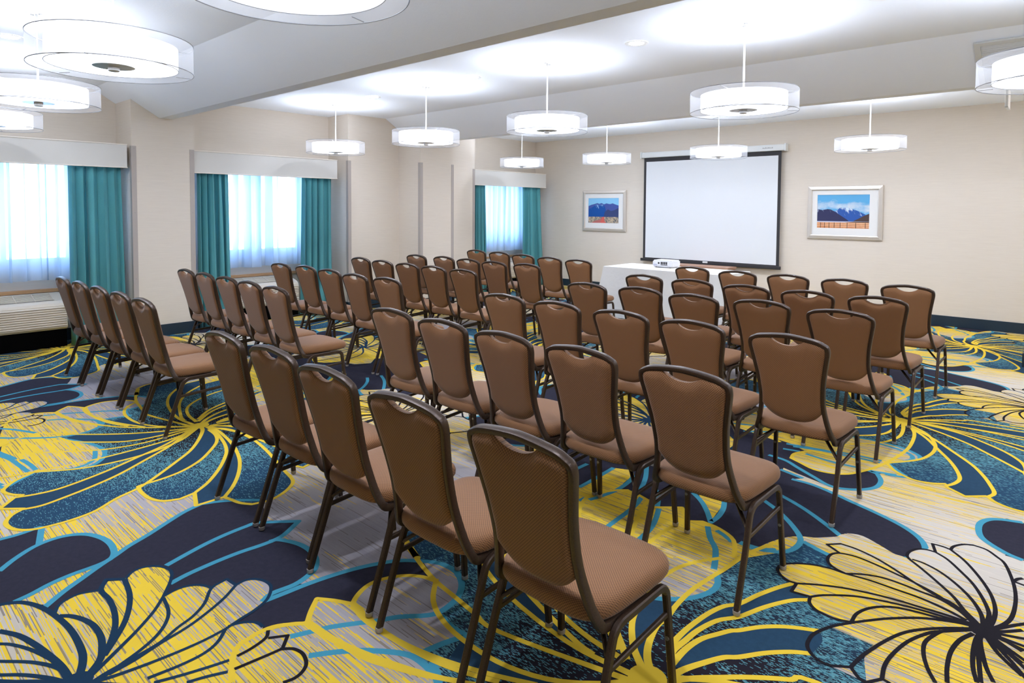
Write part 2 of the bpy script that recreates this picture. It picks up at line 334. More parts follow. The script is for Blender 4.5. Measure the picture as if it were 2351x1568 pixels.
# ------------------------------------------------------------------ carpet (one floor mesh, woven pattern as inlaid colour shapes)
TILE = 3.6576
TX, TY = -1.072, 1.870            # centre of one yellow-outlined flower
CARPET = json.loads('''{"F":[["D",[73,2474,133,2428,173,2334,179,2235,151,2158,93,2093,16,2050,-57,2053,-99,2066,-220,2104,-310,2134,-303,2094,-170,2052,-215,1996,-108,1999,6,1966,118,1918,256,1863,387,1797,473,1720,515,1629,516,1537,482,1472,426,1467,353,1509,272,1548,210,1523,185,1466,115,1383,62,1325,70,1210,39,1133,-23,1091,-76,1072,-140,1077,-144,1049,-100,930,-170,1080,-270,1140,-360,1150,-420,1100,-420,1100,-510,1220,-620,1120,-680,1170,-839,1218,-875,1184,-905,1281,-922,1414,-981,1456,-1066,1416,-1060,1283,-1055,1157,-1054,1050,-1200,1020,-1350,1080,-1500,1200,-1600,1400,-1750,1280,-1950,1220,-2200,1300,-2400,1450,-2300,1650,-2150,1900,-2798,1808,-2861,1832,-2940,1900,-2976,1968,-2989,2081,-2969,2165,-2921,2220,-2829,2259,-2300,2150,-2704,2356,-2697,2430,-2709,2514,-2518,2475,-2526,2533,-2511,2597,-2462,2655,-2375,2691,-2284,2704,-2194,2694,-2142,2668,-2123,2628,-2118,2576,-2117,2509,-2102,2432,-2073,2359,-2037,2310,-1945,2385,-1998,2454,-2051,2531,-2108,2613,-2153,2687,-2197,2754,-2245,2853,-2309,2963,-2362,3064,-2389,3160,-2350,3239,-2289,3317,-2204,3398,-2069,3351,-1952,3299,-1843,3415,-1773,3300,-1757,3233,-1751,3255,-1696,3284,-1628,3306,-1550,3308,-1469,3290,-1405,3248,-1377,3201,-1354,3139,-1322,3158,-1304,3257,-1277,3356,-1238,3449,-1185,3537,-1106,3605,-969,3548,-825,3430,-813,3247,-753,3049,-750,2658]],["M",[-1360,20,-1430,120,-1420,220,-1350,330,-1230,370,-1260,530,-1110,500,-1130,620,-1050,720,-930,750,-810,730,-800,650,-690,600,-600,640,-500,720,-420,600,-230,404,-182,432,-136,476,-92,535,-63,616,-68,688,-102,749,-94,811,-83,922,-71,1008,-41,1114,-7,1186,37,1139,79,1291,150,1269,211,1250,262,1245,261,1151,501,1102,613,980,506,678,544,486,585,525,850,470,1000,460,1060,400,1140,330,1100,220,1200,190,1220,120,1120,90,1181,22,1338,-11,1411,-64,1467,-150,1488,-230,1466,-315,1406,-351,1332,-367,1273,-379,1268,-524,1107,-469,1125,-552,1083,-624,998,-660,875,-665,791,-651,822,-668,870,-781,949,-897,974,-991,974,-1076,959,-1154,919,-1209,858,-1240,774,-1246,700,-1211,660,-1159,567,-1237,462,-1156,462,-1114,403,-1159,323,-1182,260,-1155,196,-1103,144,-1009,276,-795,254,-720,171,-654,50,-616,-94,-625,-258,-681,-431,-761,-437,-714,-430,-599,-487,-502,-587,-441,-528,-481,-574,-472,-639,-470,-650,-440,-612,-307,-598,-268,-681,-273,-776,-253,-779,-195,-797,-128,-838,-67,-893,-26,-960,-4,-1039,-15,-1091,-51,-1245,-20]],["S",[1275,-377,1175,-287,1038,-193,871,-106,713,-48,530,1,345,31,188,46,66,24,0,0,107,25,255,17,438,-19,595,-67,721,-132,878,-238,1021,-361,1107,-469,1107,-469,1268,-524,1273,-379]],["S",[784,-622,779,-515,745,-392,654,-254,524,-134,407,-49,274,-1,135,13,0,0,39,-2,129,-30,293,-124,449,-237,569,-363,689,-497,767,-589]],["S",[660,-1159,680,-1078,652,-966,604,-828,531,-673,406,-489,260,-288,83,-110,-3,-3,0,0,-10,-10,111,-156,229,-318,325,-508,412,-680,471,-832,506,-968,496,-1069,462,-1156,567,-1237]],["S",[94,-84,207,-204,283,-374,310,-517,305,-656,273,-789,208,-900,250,-798,220,-737,167,-694,177,-616,162,-370,132,-212,70,-73]],["S",[-395,-716,-289,-711,-149,-595,-37,-471,10,-324,13,-65,-101,-286,-255,-486,-416,-665]],["S",[-614,-258,-561,-293,-377,-280,-199,-209,-92,-114,-251,-278,-414,-355,-553,-400]],["S",[-18,194,-25,265,-21,360,-6,471,19,556,89,727,129,833,173,920,253,833,201,778,140,663,90,532,37,457,11,349,3,261]],["S",[27,110,26,217,41,307,74,377,101,428,170,521,222,576,279,618,346,656,372,600,365,505,308,464,242,394,183,311,107,202,72,126]],["S",[-3,31,-49,83,-87,158,-114,262,-111,335,-123,429,-126,570,-109,715,-68,688,-63,616,-92,535,-136,476,-182,432,-240,390,-227,309,-191,212,-121,107,-58,47,-16,10]],["S",[-40,-20,-300,-40,-650,20,-910,120,-1100,250,-1230,370,-1260,530,-1110,500,-1110,500,-1050,420,-900,260,-660,110,-310,-10,-200,-30]],["S",[-550,780,-470,500,-330,220,-150,50,0,0,-100,30,-280,220,-400,500]],["S",[50,50,200,160,450,270,750,320,950,380,1100,220,800,180,550,160,300,120]],["G",[-1088,-54,-1036,-18,-960,-4,-893,-26,-838,-67,-797,-128,-779,-195,-776,-253,-681,-273,-598,-268,-612,-307,-650,-440,-639,-470,-574,-472,-528,-481,-587,-441,-487,-502,-430,-599,-437,-714,-431,-761,-258,-681,-94,-625,50,-616,171,-654,254,-720,276,-795,133,-984,102,-1122,58,-1245,5,-1352,-67,-1408,-165,-1422,-262,-1371,-330,-1335,-341,-1242,-301,-1151,-600,-950,-485,-1093,-996,-961,-1057,-933,-1117,-902,-1160,-859,-1166,-827,-1173,-774,-1159,-715,-1101,-640,-1089,-632,-1147,-581,-1201,-523,-1140,-482,-1066,-444,-1112,-380,-1131,-309,-1113,-239,-1073,-177,-1012,-132,-963,-115]],["G",[-102,749,-68,688,-63,616,-92,535,-136,476,-182,432,-230,404,-420,600,-500,720,-600,640,-690,600,-800,650,-860,760,-880,810,-940,940,-940,1030,-910,1110,-860,1180,-790,1200,-680,1170,-620,1120,-510,1220,-420,1100,-360,1150,-270,1140,-170,1080,-100,930]],["G",[-79,940,-64,1044,-45,1150,-6,1260,42,1331,117,1376,203,1399,265,1255,211,1250,150,1269,79,1291,70,1210,39,1133]],["G",[-514,1424,-333,1183,-380,1437,-488,1551]],["G",[-2077,-1402,-2063,-1372,-2031,-1336,-1974,-1305,-1892,-1279,-1846,-1269,-1902,-1243,-1925,-1208,-1932,-1166,-1914,-1125,-1897,-1097,-1965,-1059,-1915,-1005,-1950,-964,-1956,-922,-1930,-883,-1886,-856,-1828,-850,-1759,-878,-1665,-939,-1677,-890,-1671,-846,-1645,-809,-1582,-782,-1601,-710,-1531,-703,-1536,-662,-1513,-627,-1463,-606,-1408,-612,-1344,-661,-1314,-725,-1300,-789,-1286,-844,-1280,-808,-1256,-774,-1191,-755,-1056,-889,-850,-1150,-700,-1300,-680,-1450,-800,-1550,-660,-1700,-750,-1850,-950,-1880,-1000,-2000,-1150,-2080,-1300,-2000,-1420,-2100,-1580,-2080,-1650,-1950,-1800,-1950,-1950,-1820,-1950,-1680,-2080,-1600,-2100,-1480]]],"FA":[["G",[415,783,367,707,336,626,333,573,341,533,366,501,397,485,431,486,466,510,486,525,520,488,545,481,579,536,599,532,629,518,667,530,705,558,860,460,1000,440,1060,520,1200,520,1320,660,1300,780,1440,860,1500,1020,1420,1140,1500,1280,1400,1420,1240,1440,1120,1520,846,1565,834,1607,802,1717,770,1761,727,1805,677,1813,640,1787,611,1736,605,1690,533,1694,523,1613,491,1590,469,1539,468,1491,484,1461,426,1467,279,1407,215,1395,170,1344,235,1303,238,1302,212,1266,210,1218,227,1176,261,1151,306,1138,306,1138,244,1135,176,1113,113,1068,78,1021,75,976,96,940,138,913,175,915,179,842,246,856,259,814,288,784,325,774,371,774,417,790,367,707]],["G",[185,1466,197,1503,219,1532,272,1548,353,1509,426,1467,483,1468,601,1321,456,1320,283,1394,215,1395]]],"S":[["Y",22,[93,31,241,115,493,137,720,116,964,70,1181,22,1338,-11,1411,-64,1467,-150,1488,-230,1466,-315,1406,-351,1332,-367,1273,-379]],["Y",22,[1275,-377,1175,-287,1038,-193,871,-106,713,-48,530,1,345,31,188,46,66,24]],["Y",22,[1273,-379,1268,-524,1107,-469]],["Y",22,[1107,-469,1021,-361,878,-238,721,-132,595,-67,438,-19,255,17,107,25]],["Y",22,[1107,-469,1125,-552,1083,-624,998,-660,875,-665,791,-651,784,-622]],["Y",22,[784,-622,779,-515,745,-392,654,-254,524,-134,407,-49,274,-1,135,13]],["Y",22,[767,-589,689,-497,569,-363,449,-237,293,-124,129,-30,39,-2]],["Y",22,[767,-589,822,-668,870,-781,949,-897,974,-991,974,-1076,959,-1154,919,-1209,858,-1240,774,-1246,700,-1211,660,-1159]],["Y",22,[660,-1159,680,-1078,652,-966,604,-828,531,-673,406,-489,260,-288,83,-110,-3,-3]],["Y",22,[657,-1148,567,-1237,462,-1156]],["Y",22,[462,-1156,496,-1069,506,-968,471,-832,412,-680,325,-508,229,-318,111,-156,-10,-10]],["Y",22,[-235,-933,-86,-761,28,-606,79,-428,74,-262,41,-76]],["Y",22,[-485,-1093,-615,-987,-630,-808,-450,-672,-255,-486,-101,-286,13,-65]],["Y",22,[-446,-757,-289,-711,-149,-595,-37,-471,10,-324,13,-65]],["Y",22,[-1110,-623,-883,-600,-600,-513,-386,-406,-203,-251,-30,-48]],["Y",22,[-1083,-438,-827,-461,-613,-425,-414,-355,-251,-278]],["Y",22,[-958,-102,-848,-213,-719,-271,-561,-293,-377,-280,-199,-209,-15,-53]],["Y",22,[9,-27,70,-73,132,-212,162,-370,177,-616,160,-819,133,-984,102,-1122,58,-1245,5,-1352,-67,-1408,-165,-1422,-262,-1371,-330,-1335,-341,-1242,-301,-1151,-236,-1090]],["Y",22,[22,-15,94,-84,207,-204,283,-374,310,-517,305,-656,273,-789,208,-900,140,-989]],["Y",22,[462,-1114,403,-1159,323,-1182,260,-1155,196,-1103,149,-1029,130,-999]],["Y",22,[-1101,-640,-1159,-715,-1173,-774,-1166,-827,-1160,-859,-1117,-902,-1057,-933,-996,-961]],["Y",22,[-3,31,-49,83,-87,158,-114,262,-111,335,-123,429,-126,570,-109,715,-94,811,-83,922,-71,1008,-41,1114,5,1238]],["Y",22,[-146,885,-206,791,-249,679,-265,528,-249,405,-227,309,-191,212,-121,107,-58,47,-16,10]],["Y",22,[-1245,-20,-1099,-72,-949,-114,-804,-135,-671,-154,-525,-168,-30,-48]],["Y",30,[-1350,24,-1145,-52,-1245,-20]],["Y",22,[-953,-117,-1012,-132,-1073,-177,-1113,-239,-1131,-309,-1112,-380,-1066,-444,-1009,-461,-936,-470,-844,-467,-751,-459,-638,-445,-539,-424,-453,-396,-352,-353]],["Y",22,[-1066,-444,-1140,-482,-1201,-523,-1147,-581,-1089,-632,-1017,-629,-928,-616,-843,-604,-755,-587,-672,-555,-563,-507,-458,-445]],["Y",22,[-1089,-632,-1123,-664,-1155,-717,-1174,-776]],["Y",22,[-1360,20,-1430,120,-1420,220,-1350,330,-1230,370]],["Y",22,[-1230,370,-1260,530,-1110,500]],["Y",22,[-1110,500,-1130,620,-1050,720,-930,750,-810,730]],["Y",22,[-40,-20,-300,-40,-650,20,-910,120,-1100,250,-1230,370]],["Y",22,[-200,-30,-310,-10,-660,110,-900,260,-1050,420,-1110,500]],["Y",22,[-100,20,-300,40,-500,110,-650,250,-760,450,-810,730]],["Y",22,[-680,1170,-660,1070,-590,880,-550,780,-470,500,-330,220,-150,50]],["Y",22,[-420,1100,-450,980,-450,770,-400,500,-280,220,-100,30]],["Y",22,[-810,730,-880,810,-940,940,-940,1030,-910,1110,-860,1180,-790,1200,-680,1170]],["Y",22,[-680,1170,-620,1120,-510,1220,-420,1100]],["Y",22,[-420,1100,-360,1150,-270,1140,-170,1080,-100,930]],["Y",22,[20,120,-18,194,-25,265,-21,360,-6,471,19,556,56,612,89,727,129,833,169,916]],["Y",22,[30,120,-2,172,3,261,11,349,39,453,90,532,140,663,201,778,253,833]],["Y",22,[27,110,26,217,41,307,74,377,101,428,123,452,170,521,222,576,279,618,346,656]],["Y",22,[54,59,72,126,107,202,145,273,183,311,242,394,308,464,365,505]],["Y",22,[63,43,124,116,187,179,223,215,289,272,356,323,424,368,900,400]],["Y",22,[50,50,200,160,450,270,750,320,950,380]],["Y",22,[60,30,300,120,550,160,800,180,1100,220]],["Y",22,[620,440,850,470,1000,460,1060,400,970,375]],["Y",22,[950,380,1140,330,1100,220,1200,190,1220,120,1120,90]],["L",28,[-2204,-260,-2289,-341,-2350,-419,-2389,-498,-2362,-593,-2309,-694,-2245,-805,-2197,-904,-2153,-970,-2108,-1044,-2051,-1127,-1998,-1204,-1928,-1285]],["L",28,[-2704,-1301,-2697,-1228,-2709,-1144,-2695,-1136,-2518,-1182]],["L",28,[-2372,-1355,-2444,-1288,-2507,-1204,-2526,-1125,-2511,-1060,-2462,-1003,-2375,-966,-2284,-954,-2194,-964,-2142,-989,-2123,-1030,-2118,-1081,-2117,-1149,-2102,-1226,-2073,-1298,-2059,-1356]],["L",28,[-1898,-846,-1931,-746,-1959,-648,-1977,-549,-1983,-450,-1979,-392,-1914,-316,-1843,-242,-1773,-357,-1757,-425]],["L",28,[-1741,-887,-1759,-812,-1770,-698,-1771,-581,-1761,-493,-1757,-425]],["L",28,[-1763,-437,-1751,-403,-1696,-373,-1628,-352,-1550,-349,-1469,-368,-1405,-410,-1377,-457,-1357,-533,-1367,-631,-1342,-682]],["L",28,[-1342,-682,-1332,-598,-1322,-499,-1304,-400,-1277,-302,-1238,-208,-1185,-120,-1106,-52,-1035,-12,-960,-4,-893,-26,-838,-67,-797,-128,-779,-195,-780,-256,-808,-302,-868,-368,-913,-444,-963,-514,-1009,-585,-1039,-650,-1068,-713]],["L",28,[-927,-720,-887,-662,-849,-614,-807,-570,-742,-518,-687,-483,-639,-470,-574,-472,-528,-481,-496,-494]],["L",28,[-756,-253,-683,-271,-598,-268,-628,-344,-650,-440]],["L",28,[-215,1996,-108,1999,6,1966,118,1918,256,1863,387,1797,473,1720,515,1629,516,1537,477,1470,410,1421,336,1398,270,1398,194,1474,51,1592,-72,1675,-206,1743]],["L",28,[-233,1608,-131,1537,-22,1430,60,1314,70,1210,39,1133,-23,1091,-76,1072,-140,1077]],["L",28,[77,1297,150,1269,211,1250,269,1237,271,1375]],["L",28,[828,2259,737,2220,689,2165,669,2081,682,1968,717,1900,797,1832,860,1808]],["L",28,[-456,-1378,-342,-1397,-253,-1458,-127,-1543,-48,-1596,16,-1607,93,-1565,151,-1499,179,-1423,173,-1323,133,-1230,80,-1212,149,-1193,222,-1169]],["L",28,[-316,-1564,-170,-1605]],["L",28,[-10,-652,84,-676,169,-705,224,-759,234,-813]],["L",28,[144,-1009,220,-1103,265,-1150]],["L",28,[150,-979,208,-900,250,-798]],["L",28,[-444,-1094,-348,-1073,-249,-1048,-182,-1039]],["L",28,[-427,-1203,-328,-1177]],["L",28,[-288,-1192,-163,-1215,-64,-1219,11,-1208]],["L",28,[-155,-1013,-26,-995,102,-988]],["L",28,[-587,-441,-487,-502,-430,-599,-437,-714,-511,-826,-616,-937,-753,-1057]],["L",28,[-431,-761,-258,-681,-94,-625,50,-616,171,-654,254,-720,276,-795]],["L",28,[-393,-1115,-229,-1063,-56,-1042,102,-1027]],["L",28,[168,-1205,242,-1182,274,-1164]],["L",28,[-988,-1019,-855,-930,-663,-839]],["L",28,[-320,1122,-260,1022,-200,949,-156,853,-128,779]],["L",28,[-270,1115,-220,1093,-167,1060]],["L",28,[-102,749,-68,688,-63,616,-92,535,-136,476,-182,432,-230,404]],["L",28,[-140,1085,-90,1084,-34,1097,12,1132]],["L",28,[-549,1425,-473,1364,-400,1279,-328,1174,-327,1260,-346,1360,-376,1440]],["L",28,[-593,1127,-543,1000,-513,891,-500,752]],["L",28,[-732,1185,-708,1095,-694,986,-688,876,-681,760]],["L",28,[-921,958,-898,1044,-880,1162,-888,1296,-914,1402]],["L",28,[-1054,1050,-1055,1157,-1060,1283,-1066,1416]],["L",28,[-952,912,-950,962]],["L",28,[-606,1130,-666,1247,-728,1324]],["L",28,[-943,1595,-850,1425,-781,1256]],["L",28,[-1221,1229,-1218,1355]],["L",28,[-860,760,-800,650,-690,600,-600,640,-520,730]],["L",28,[-1060,1000,-1200,1020,-1350,1080,-1500,1200,-1600,1400]],["L",28,[-1600,1400,-1750,1280,-1950,1220,-2200,1300,-2400,1450,-2300,1650]],["L",28,[-2300,1650,-2100,1850]],["K",14,[783,1086,724,1073,647,1032,590,990,517,916,465,851,415,783,367,707,336,626,333,573,341,533,366,501,397,485,431,486,466,510,486,525]],["K",14,[486,525,500,617,534,742,574,849,623,926,693,1002,777,1075]],["K",14,[486,525,520,488,545,481,582,539]],["K",14,[579,536,570,612,576,697,602,816,645,916,679,963,777,1070]],["K",14,[579,536,599,532,629,518,667,530,705,558]],["K",14,[714,639,682,699,657,774,648,850,665,924,682,970]],["K",14,[743,666,730,753,726,857,740,955,770,1033]],["K",14,[816,734,797,806,786,894,783,986,788,1049]],["K",14,[826,743,812,830,795,949,792,1044]],["K",14,[857,773,829,845,802,956,791,1022]],["K",14,[925,876,887,917,846,969,807,1048]],["K",14,[920,957,881,992,839,1038,805,1066]],["K",14,[914,1033,864,1061,824,1074]],["K",14,[904,1184,858,1130,822,1097]],["K",14,[813,1104,849,1180,866,1260,867,1385,856,1497,834,1607,802,1717,770,1761,727,1805,677,1813,640,1787,611,1736,605,1690]],["K",14,[605,1690,661,1628,707,1556,754,1465,790,1373,812,1276,816,1191,809,1110]],["K",14,[605,1690,571,1698,533,1694,558,1615]],["K",14,[558,1615,609,1579,667,1505,718,1431,759,1344,790,1255,800,1197,797,1109]],["K",14,[558,1615,523,1613,491,1590,469,1539,468,1491,484,1461]],["K",14,[492,1470,538,1468,606,1434,677,1366,735,1286,775,1197,792,1115]],["K",14,[484,1461,538,1411,613,1332,678,1256,718,1188,758,1136,781,1105]],["K",14,[235,1303,170,1344,215,1395,283,1394,369,1368,456,1320,540,1264,617,1222,682,1200,759,1126]],["K",14,[306,1138,261,1151,227,1176,210,1218,212,1266,238,1302,301,1320,383,1308,463,1286,540,1264,615,1233,683,1190]],["K",14,[306,1138,362,1183,430,1213,502,1215,574,1207,643,1199,713,1160,761,1107]],["K",14,[175,915,138,913,96,940,75,976,78,1021,113,1068,176,1113,244,1135,306,1138,394,1153,491,1154,583,1154,674,1135,740,1109]],["K",14,[246,856,179,842,175,915,242,965,329,1015,419,1049,507,1072,595,1084,680,1096,762,1098]],["K",14,[419,794,371,774,325,774,288,784,259,814,249,855,286,905,365,974,428,1009,514,1042,599,1064,682,1077,763,1088]],["K",14,[418,796,418,861,439,925,473,975,519,1013,582,1037,644,1051,724,1073,775,1089]],["K",14,[846,1565,857,1601,873,1623]],["K",14,[796,1078,975,783,1000,440]],["K",14,[796,1078,995,831,1060,520]],["K",14,[796,1078,1084,989,1300,780]],["K",14,[796,1078,1144,1046,1440,860]],["K",14,[796,1078,1101,1184,1420,1140]],["K",14,[796,1078,975,1312,1240,1440]],["K",14,[796,1078,1065,847,1200,520]],["K",14,[860,460,1000,440,1060,520,1200,520,1320,660,1300,780,1440,860,1500,1020,1420,1140,1500,1280,1400,1420,1240,1440,1120,1520,846,1565]],["N",21,[-1382,-1323,-1485,-1325,-1582,-1338,-1695,-1360,-1799,-1390,-1882,-1434]],["N",14,[-1482,-1322,-1567,-1341,-1672,-1376,-1755,-1417,-1794,-1448]],["N",14,[-1443,-1320,-1512,-1342,-1596,-1391,-1682,-1466]],["N",14,[-1395,-1335,-1456,-1365,-1537,-1420,-1600,-1479]],["N",21,[-1370,-1312,-1430,-1282,-1500,-1260,-1588,-1251,-1692,-1250,-1791,-1260,-1892,-1279,-1974,-1305,-2031,-1336,-2063,-1372,-2077,-1402]],["N",21,[-1358,-1300,-1405,-1250,-1446,-1219,-1503,-1200,-1570,-1186,-1654,-1184,-1726,-1199,-1789,-1227,-1825,-1260]],["N",14,[-1846,-1269,-1902,-1243,-1925,-1208,-1932,-1166,-1914,-1125,-1897,-1097]],["N",21,[-1915,-1005,-1965,-1059,-1897,-1097,-1805,-1094,-1706,-1104,-1614,-1126,-1539,-1157,-1475,-1191,-1447,-1211]],["N",21,[-1915,-1005,-1783,-1026,-1682,-1059,-1598,-1100,-1529,-1147,-1463,-1199]],["N",14,[-1916,-1000,-1950,-964,-1956,-922,-1930,-883,-1886,-856,-1828,-850,-1759,-878,-1665,-939]],["N",14,[-1665,-939,-1592,-998,-1518,-1077,-1460,-1150,-1400,-1228,-1351,-1294]],["N",14,[-1656,-942,-1552,-960,-1484,-993,-1429,-1044,-1388,-1110,-1358,-1181,-1330,-1255]],["N",14,[-1665,-939,-1677,-890,-1671,-846,-1645,-809,-1608,-788,-1582,-782]],["N",14,[-1531,-703,-1601,-710,-1582,-782,-1500,-843,-1449,-907,-1420,-975,-1381,-1047,-1361,-1139,-1349,-1223,-1333,-1277]],["N",14,[-1531,-703,-1477,-775,-1429,-867,-1396,-952,-1374,-1050,-1347,-1144,-1335,-1227]],["N",14,[-1531,-703,-1536,-662,-1513,-627,-1463,-606,-1408,-612,-1344,-661,-1314,-725,-1300,-789,-1282,-856]],["N",14,[-1282,-856,-1276,-930,-1280,-1018,-1293,-1120,-1312,-1214,-1333,-1277]],["N",14,[-1282,-856,-1231,-907,-1206,-967,-1205,-1046,-1220,-1144]],["N",14,[-1290,-843,-1280,-808,-1256,-774,-1227,-757,-1191,-755]],["N",14,[-1107,-920,-1128,-991,-1154,-1066,-1183,-1137]],["N",14,[-1055,-948,-1085,-1009,-1105,-1063]],["K",14,[-1159,-751,-1125,-778,-1109,-840,-1107,-892]],["K",14,[-1118,-772,-1079,-716,-1028,-764,-1034,-815,-1051,-927]],["K",14,[-1032,-773,-1014,-752,-993,-736,-950,-729,-899,-745,-872,-774,-863,-809,-872,-846]],["N",14,[-850,-1150,-700,-1300,-680,-1450,-800,-1550,-660,-1700,-750,-1850,-950,-1880,-1000,-2000,-1150,-2080,-1300,-2000,-1420,-2100,-1580,-2080,-1650,-1950,-1800,-1950,-1950,-1820,-1950,-1680,-2080,-1600,-2100,-1480]],["N",16,[-1373,-1311,-1136,-1152,-850,-1150]],["N",16,[-1373,-1311,-1006,-1277,-680,-1450]],["N",16,[-1373,-1311,-958,-1399,-660,-1700]],["N",16,[-1373,-1311,-1076,-1532,-950,-1880]],["N",16,[-1373,-1311,-1146,-1662,-1150,-2080]],["N",16,[-1373,-1311,-1278,-1713,-1420,-2100]],["N",16,[-1373,-1311,-1416,-1672,-1650,-1950]],["N",16,[-1373,-1311,-1585,-1652,-1950,-1820]],["N",16,[-1373,-1311,-1683,-1562,-2080,-1600]]]}''')

def _wrap(k):
    p = k.sep(k.pos())
    return k.math('SUBTRACT', p[0], TX), k.math('SUBTRACT', p[1], TY)

FIELD = [  # u, v, yellow share, grey-versus-cream
    (1.21, -.71, .10, .95), (1.35, -1.12, .9, .5), (.75, -1.28, .30, .15), (-1.61, -.14, .03, 1.0), (-1.75, .3, .05, .9),
    (.49, 2.01, .04, 0.0), (.30, 2.26, .72, .0), (.66, 1.68, .05, 0.0), (.36, 1.09, .93, .4), (.40, .62, .18, 1.0),
    (.75, 1.6, .10, .0), (.92, .92, .76, .7), (-1.9, -1.45, .22, .0), (-1.77, -1.0, .97, .4), (-1.40, -.66, .10, 1.0),
    (-1.06, -.92, .88, .7), (-1.03, -.5, .06, 1.0), (-.28, -.98, .92, .4), (0., -.68, .3, .8), (-.81, 1.0, .92, .4), (-.33, 1.0, .92, .4),
    (-.3, .52, .12, 1.0), (1.5, .4, .2, .3), (.08, 2.05, .06, 0.), (.32, 1.9, .05, 0.), (.72, 1.42, .08, 0.), (.28, 1.45, .15, 0.), (.83, 1.8, .05, 0.), (.12, 2.22, .5, 0.), (.81, 1.19, .4, .3), (.46, .87, .8, .6)]
def _ground(k, b):
    u, v = _wrap(k)
    w2 = 2 * math.pi / TILE; K = 7.0
    acc_w = acc_y = acc_g = None
    for (ui, vi, y, g) in FIELD:
        cu = k.math('COSINE', k.math('MULTIPLY_ADD', u, w2, -ui * w2)); cv = k.math('COSINE', k.math('MULTIPLY_ADD', v, w2, -vi * w2))
        e = k.math('EXPONENT', k.math('MULTIPLY_ADD', k.math('ADD', cu, cv), K, -2 * K))
        acc_w = e if acc_w is None else k.math('ADD', acc_w, e)
        acc_y = k.math('MULTIPLY', e, y) if acc_y is None else k.math('MULTIPLY_ADD', e, y, acc_y)
        acc_g = k.math('MULTIPLY', e, g) if acc_g is None else k.math('MULTIPLY_ADD', e, g, acc_g)
    yel = k.math('DIVIDE', acc_y, acc_w); gry = k.math('DIVIDE', acc_g, acc_w)
    row = k.math('FLOOR', k.math('DIVIDE', v, 0.0034))
    off = k.white(row, '1D')[0]
    cell = k.math('FLOOR', k.math('DIVIDE', k.math('MULTIPLY_ADD', off, 7.0, u), 0.20))
    wn_ = k.white(k.combine(cell, row, 0.0))
    ch = k.n('ShaderNodeSeparateColor'); k.put(ch.inputs[0], wn_[1])
    clus = k.noise(k.combine(k.math('MULTIPLY', u, 2.2), k.math('MULTIPLY', v, 34.0), 0.0), 1.0, 2.0, 0.6)
    c2 = k.math('MULTIPLY_ADD', clus, 1.6, -0.8)
    isy = k.math('GREATER_THAN', k.math('ADD', k.math('MULTIPLY_ADD', yel, 1.2, -0.05), k.math('MULTIPLY', c2, k.math('MULTIPLY_ADD', yel, 0.6, 0.05))), ch.outputs[0])
    base = k.mix(gry, lin((210, 201, 188)), lin((148, 143, 151)))
    base = k.mix(k.math('MULTIPLY', ch.outputs[2], 0.35), base, lin((178, 170, 168)))
    fine = k.noise(k.combine(k.math('MULTIPLY', u, 1.0), k.math('MULTIPLY', v, 190.0), 4.0), 1.0, 1.0)
    base = k.mix(k.math('MULTIPLY', k.math('MULTIPLY', gry, fine), 0.5), base, lin((186, 182, 188)))
    base = k.mix(k.math('MULTIPLY', yel, 0.75), base, lin((176, 158, 126)))
    col = k.mix(isy, base, lin((230, 194, 60)))
    pd = k.math('MULTIPLY_ADD', yel, 0.16, 0.035)
    isd = k.math('LESS_THAN', ch.outputs[1], k.math('ADD', pd, k.math('MULTIPLY', c2, -0.12)))
    col = k.mix(k.math('MULTIPLY', isd, 0.85), col, lin((126, 116, 110)))
    k.put(b.inputs['Base Color'], col)
def _mottle(k, b):
    u, v = _wrap(k)
    wu = k.math('WRAP', u, TILE / 2, -TILE / 2); wv = k.math('WRAP', v, TILE / 2, -TILE / 2)
    r = k.math('SQRT', k.math('ADD', k.math('MULTIPLY', wu, wu), k.math('MULTIPLY', wv, wv)))
    base = k.mix(k.math('MULTIPLY_ADD', r, 1.6, -0.75, clamp=True), lin((36, 32, 40)), lin((38, 68, 92)))
    row = k.math('FLOOR', k.math('DIVIDE', v, 0.0032))
    off = k.white(row, '1D')[0]
    cell = k.math('FLOOR', k.math('DIVIDE', k.math('MULTIPLY_ADD', off, 7.0, u), 0.011))
    wn_ = k.white(k.combine(cell, row, 3.0), '3D')
    ch = k.n('ShaderNodeSeparateColor'); k.put(ch.inputs[0], wn_[1])
    d = k.math('SUBTRACT', r, 0.72); pr = k.math('MULTIPLY', k.math('EXPONENT', k.math('MULTIPLY', k.math('MULTIPLY', d, d), -9.0)), 0.5)
    pr = k.math('ADD', pr, 0.07)
    clus = k.noise(k.combine(k.math('MULTIPLY', u, 7.0), k.math('MULTIPLY', v, 24.0), 0.0), 1.0, 2.0)
    hit = k.math('LESS_THAN', ch.outputs[0], k.math('MULTIPLY', pr, k.math('MULTIPLY_ADD', clus, 2.4, -0.2)))
    tea = k.mix(ch.outputs[1], lin((62, 112, 128)), lin((102, 152, 160)))
    k.put(b.inputs['Base Color'], k.mix(hit, base, tea))
def _plain(c, amt=0.25):
    def f(k, b):
        n = k.noise(k.pos(), 40.0, 4.0, 0.7)
        k.put(b.inputs['Base Color'], k.mix(k.math('MULTIPLY', n, amt), lin(c), lin(tuple(min(255, x * 1.6 + 10) for x in c))))
    return f
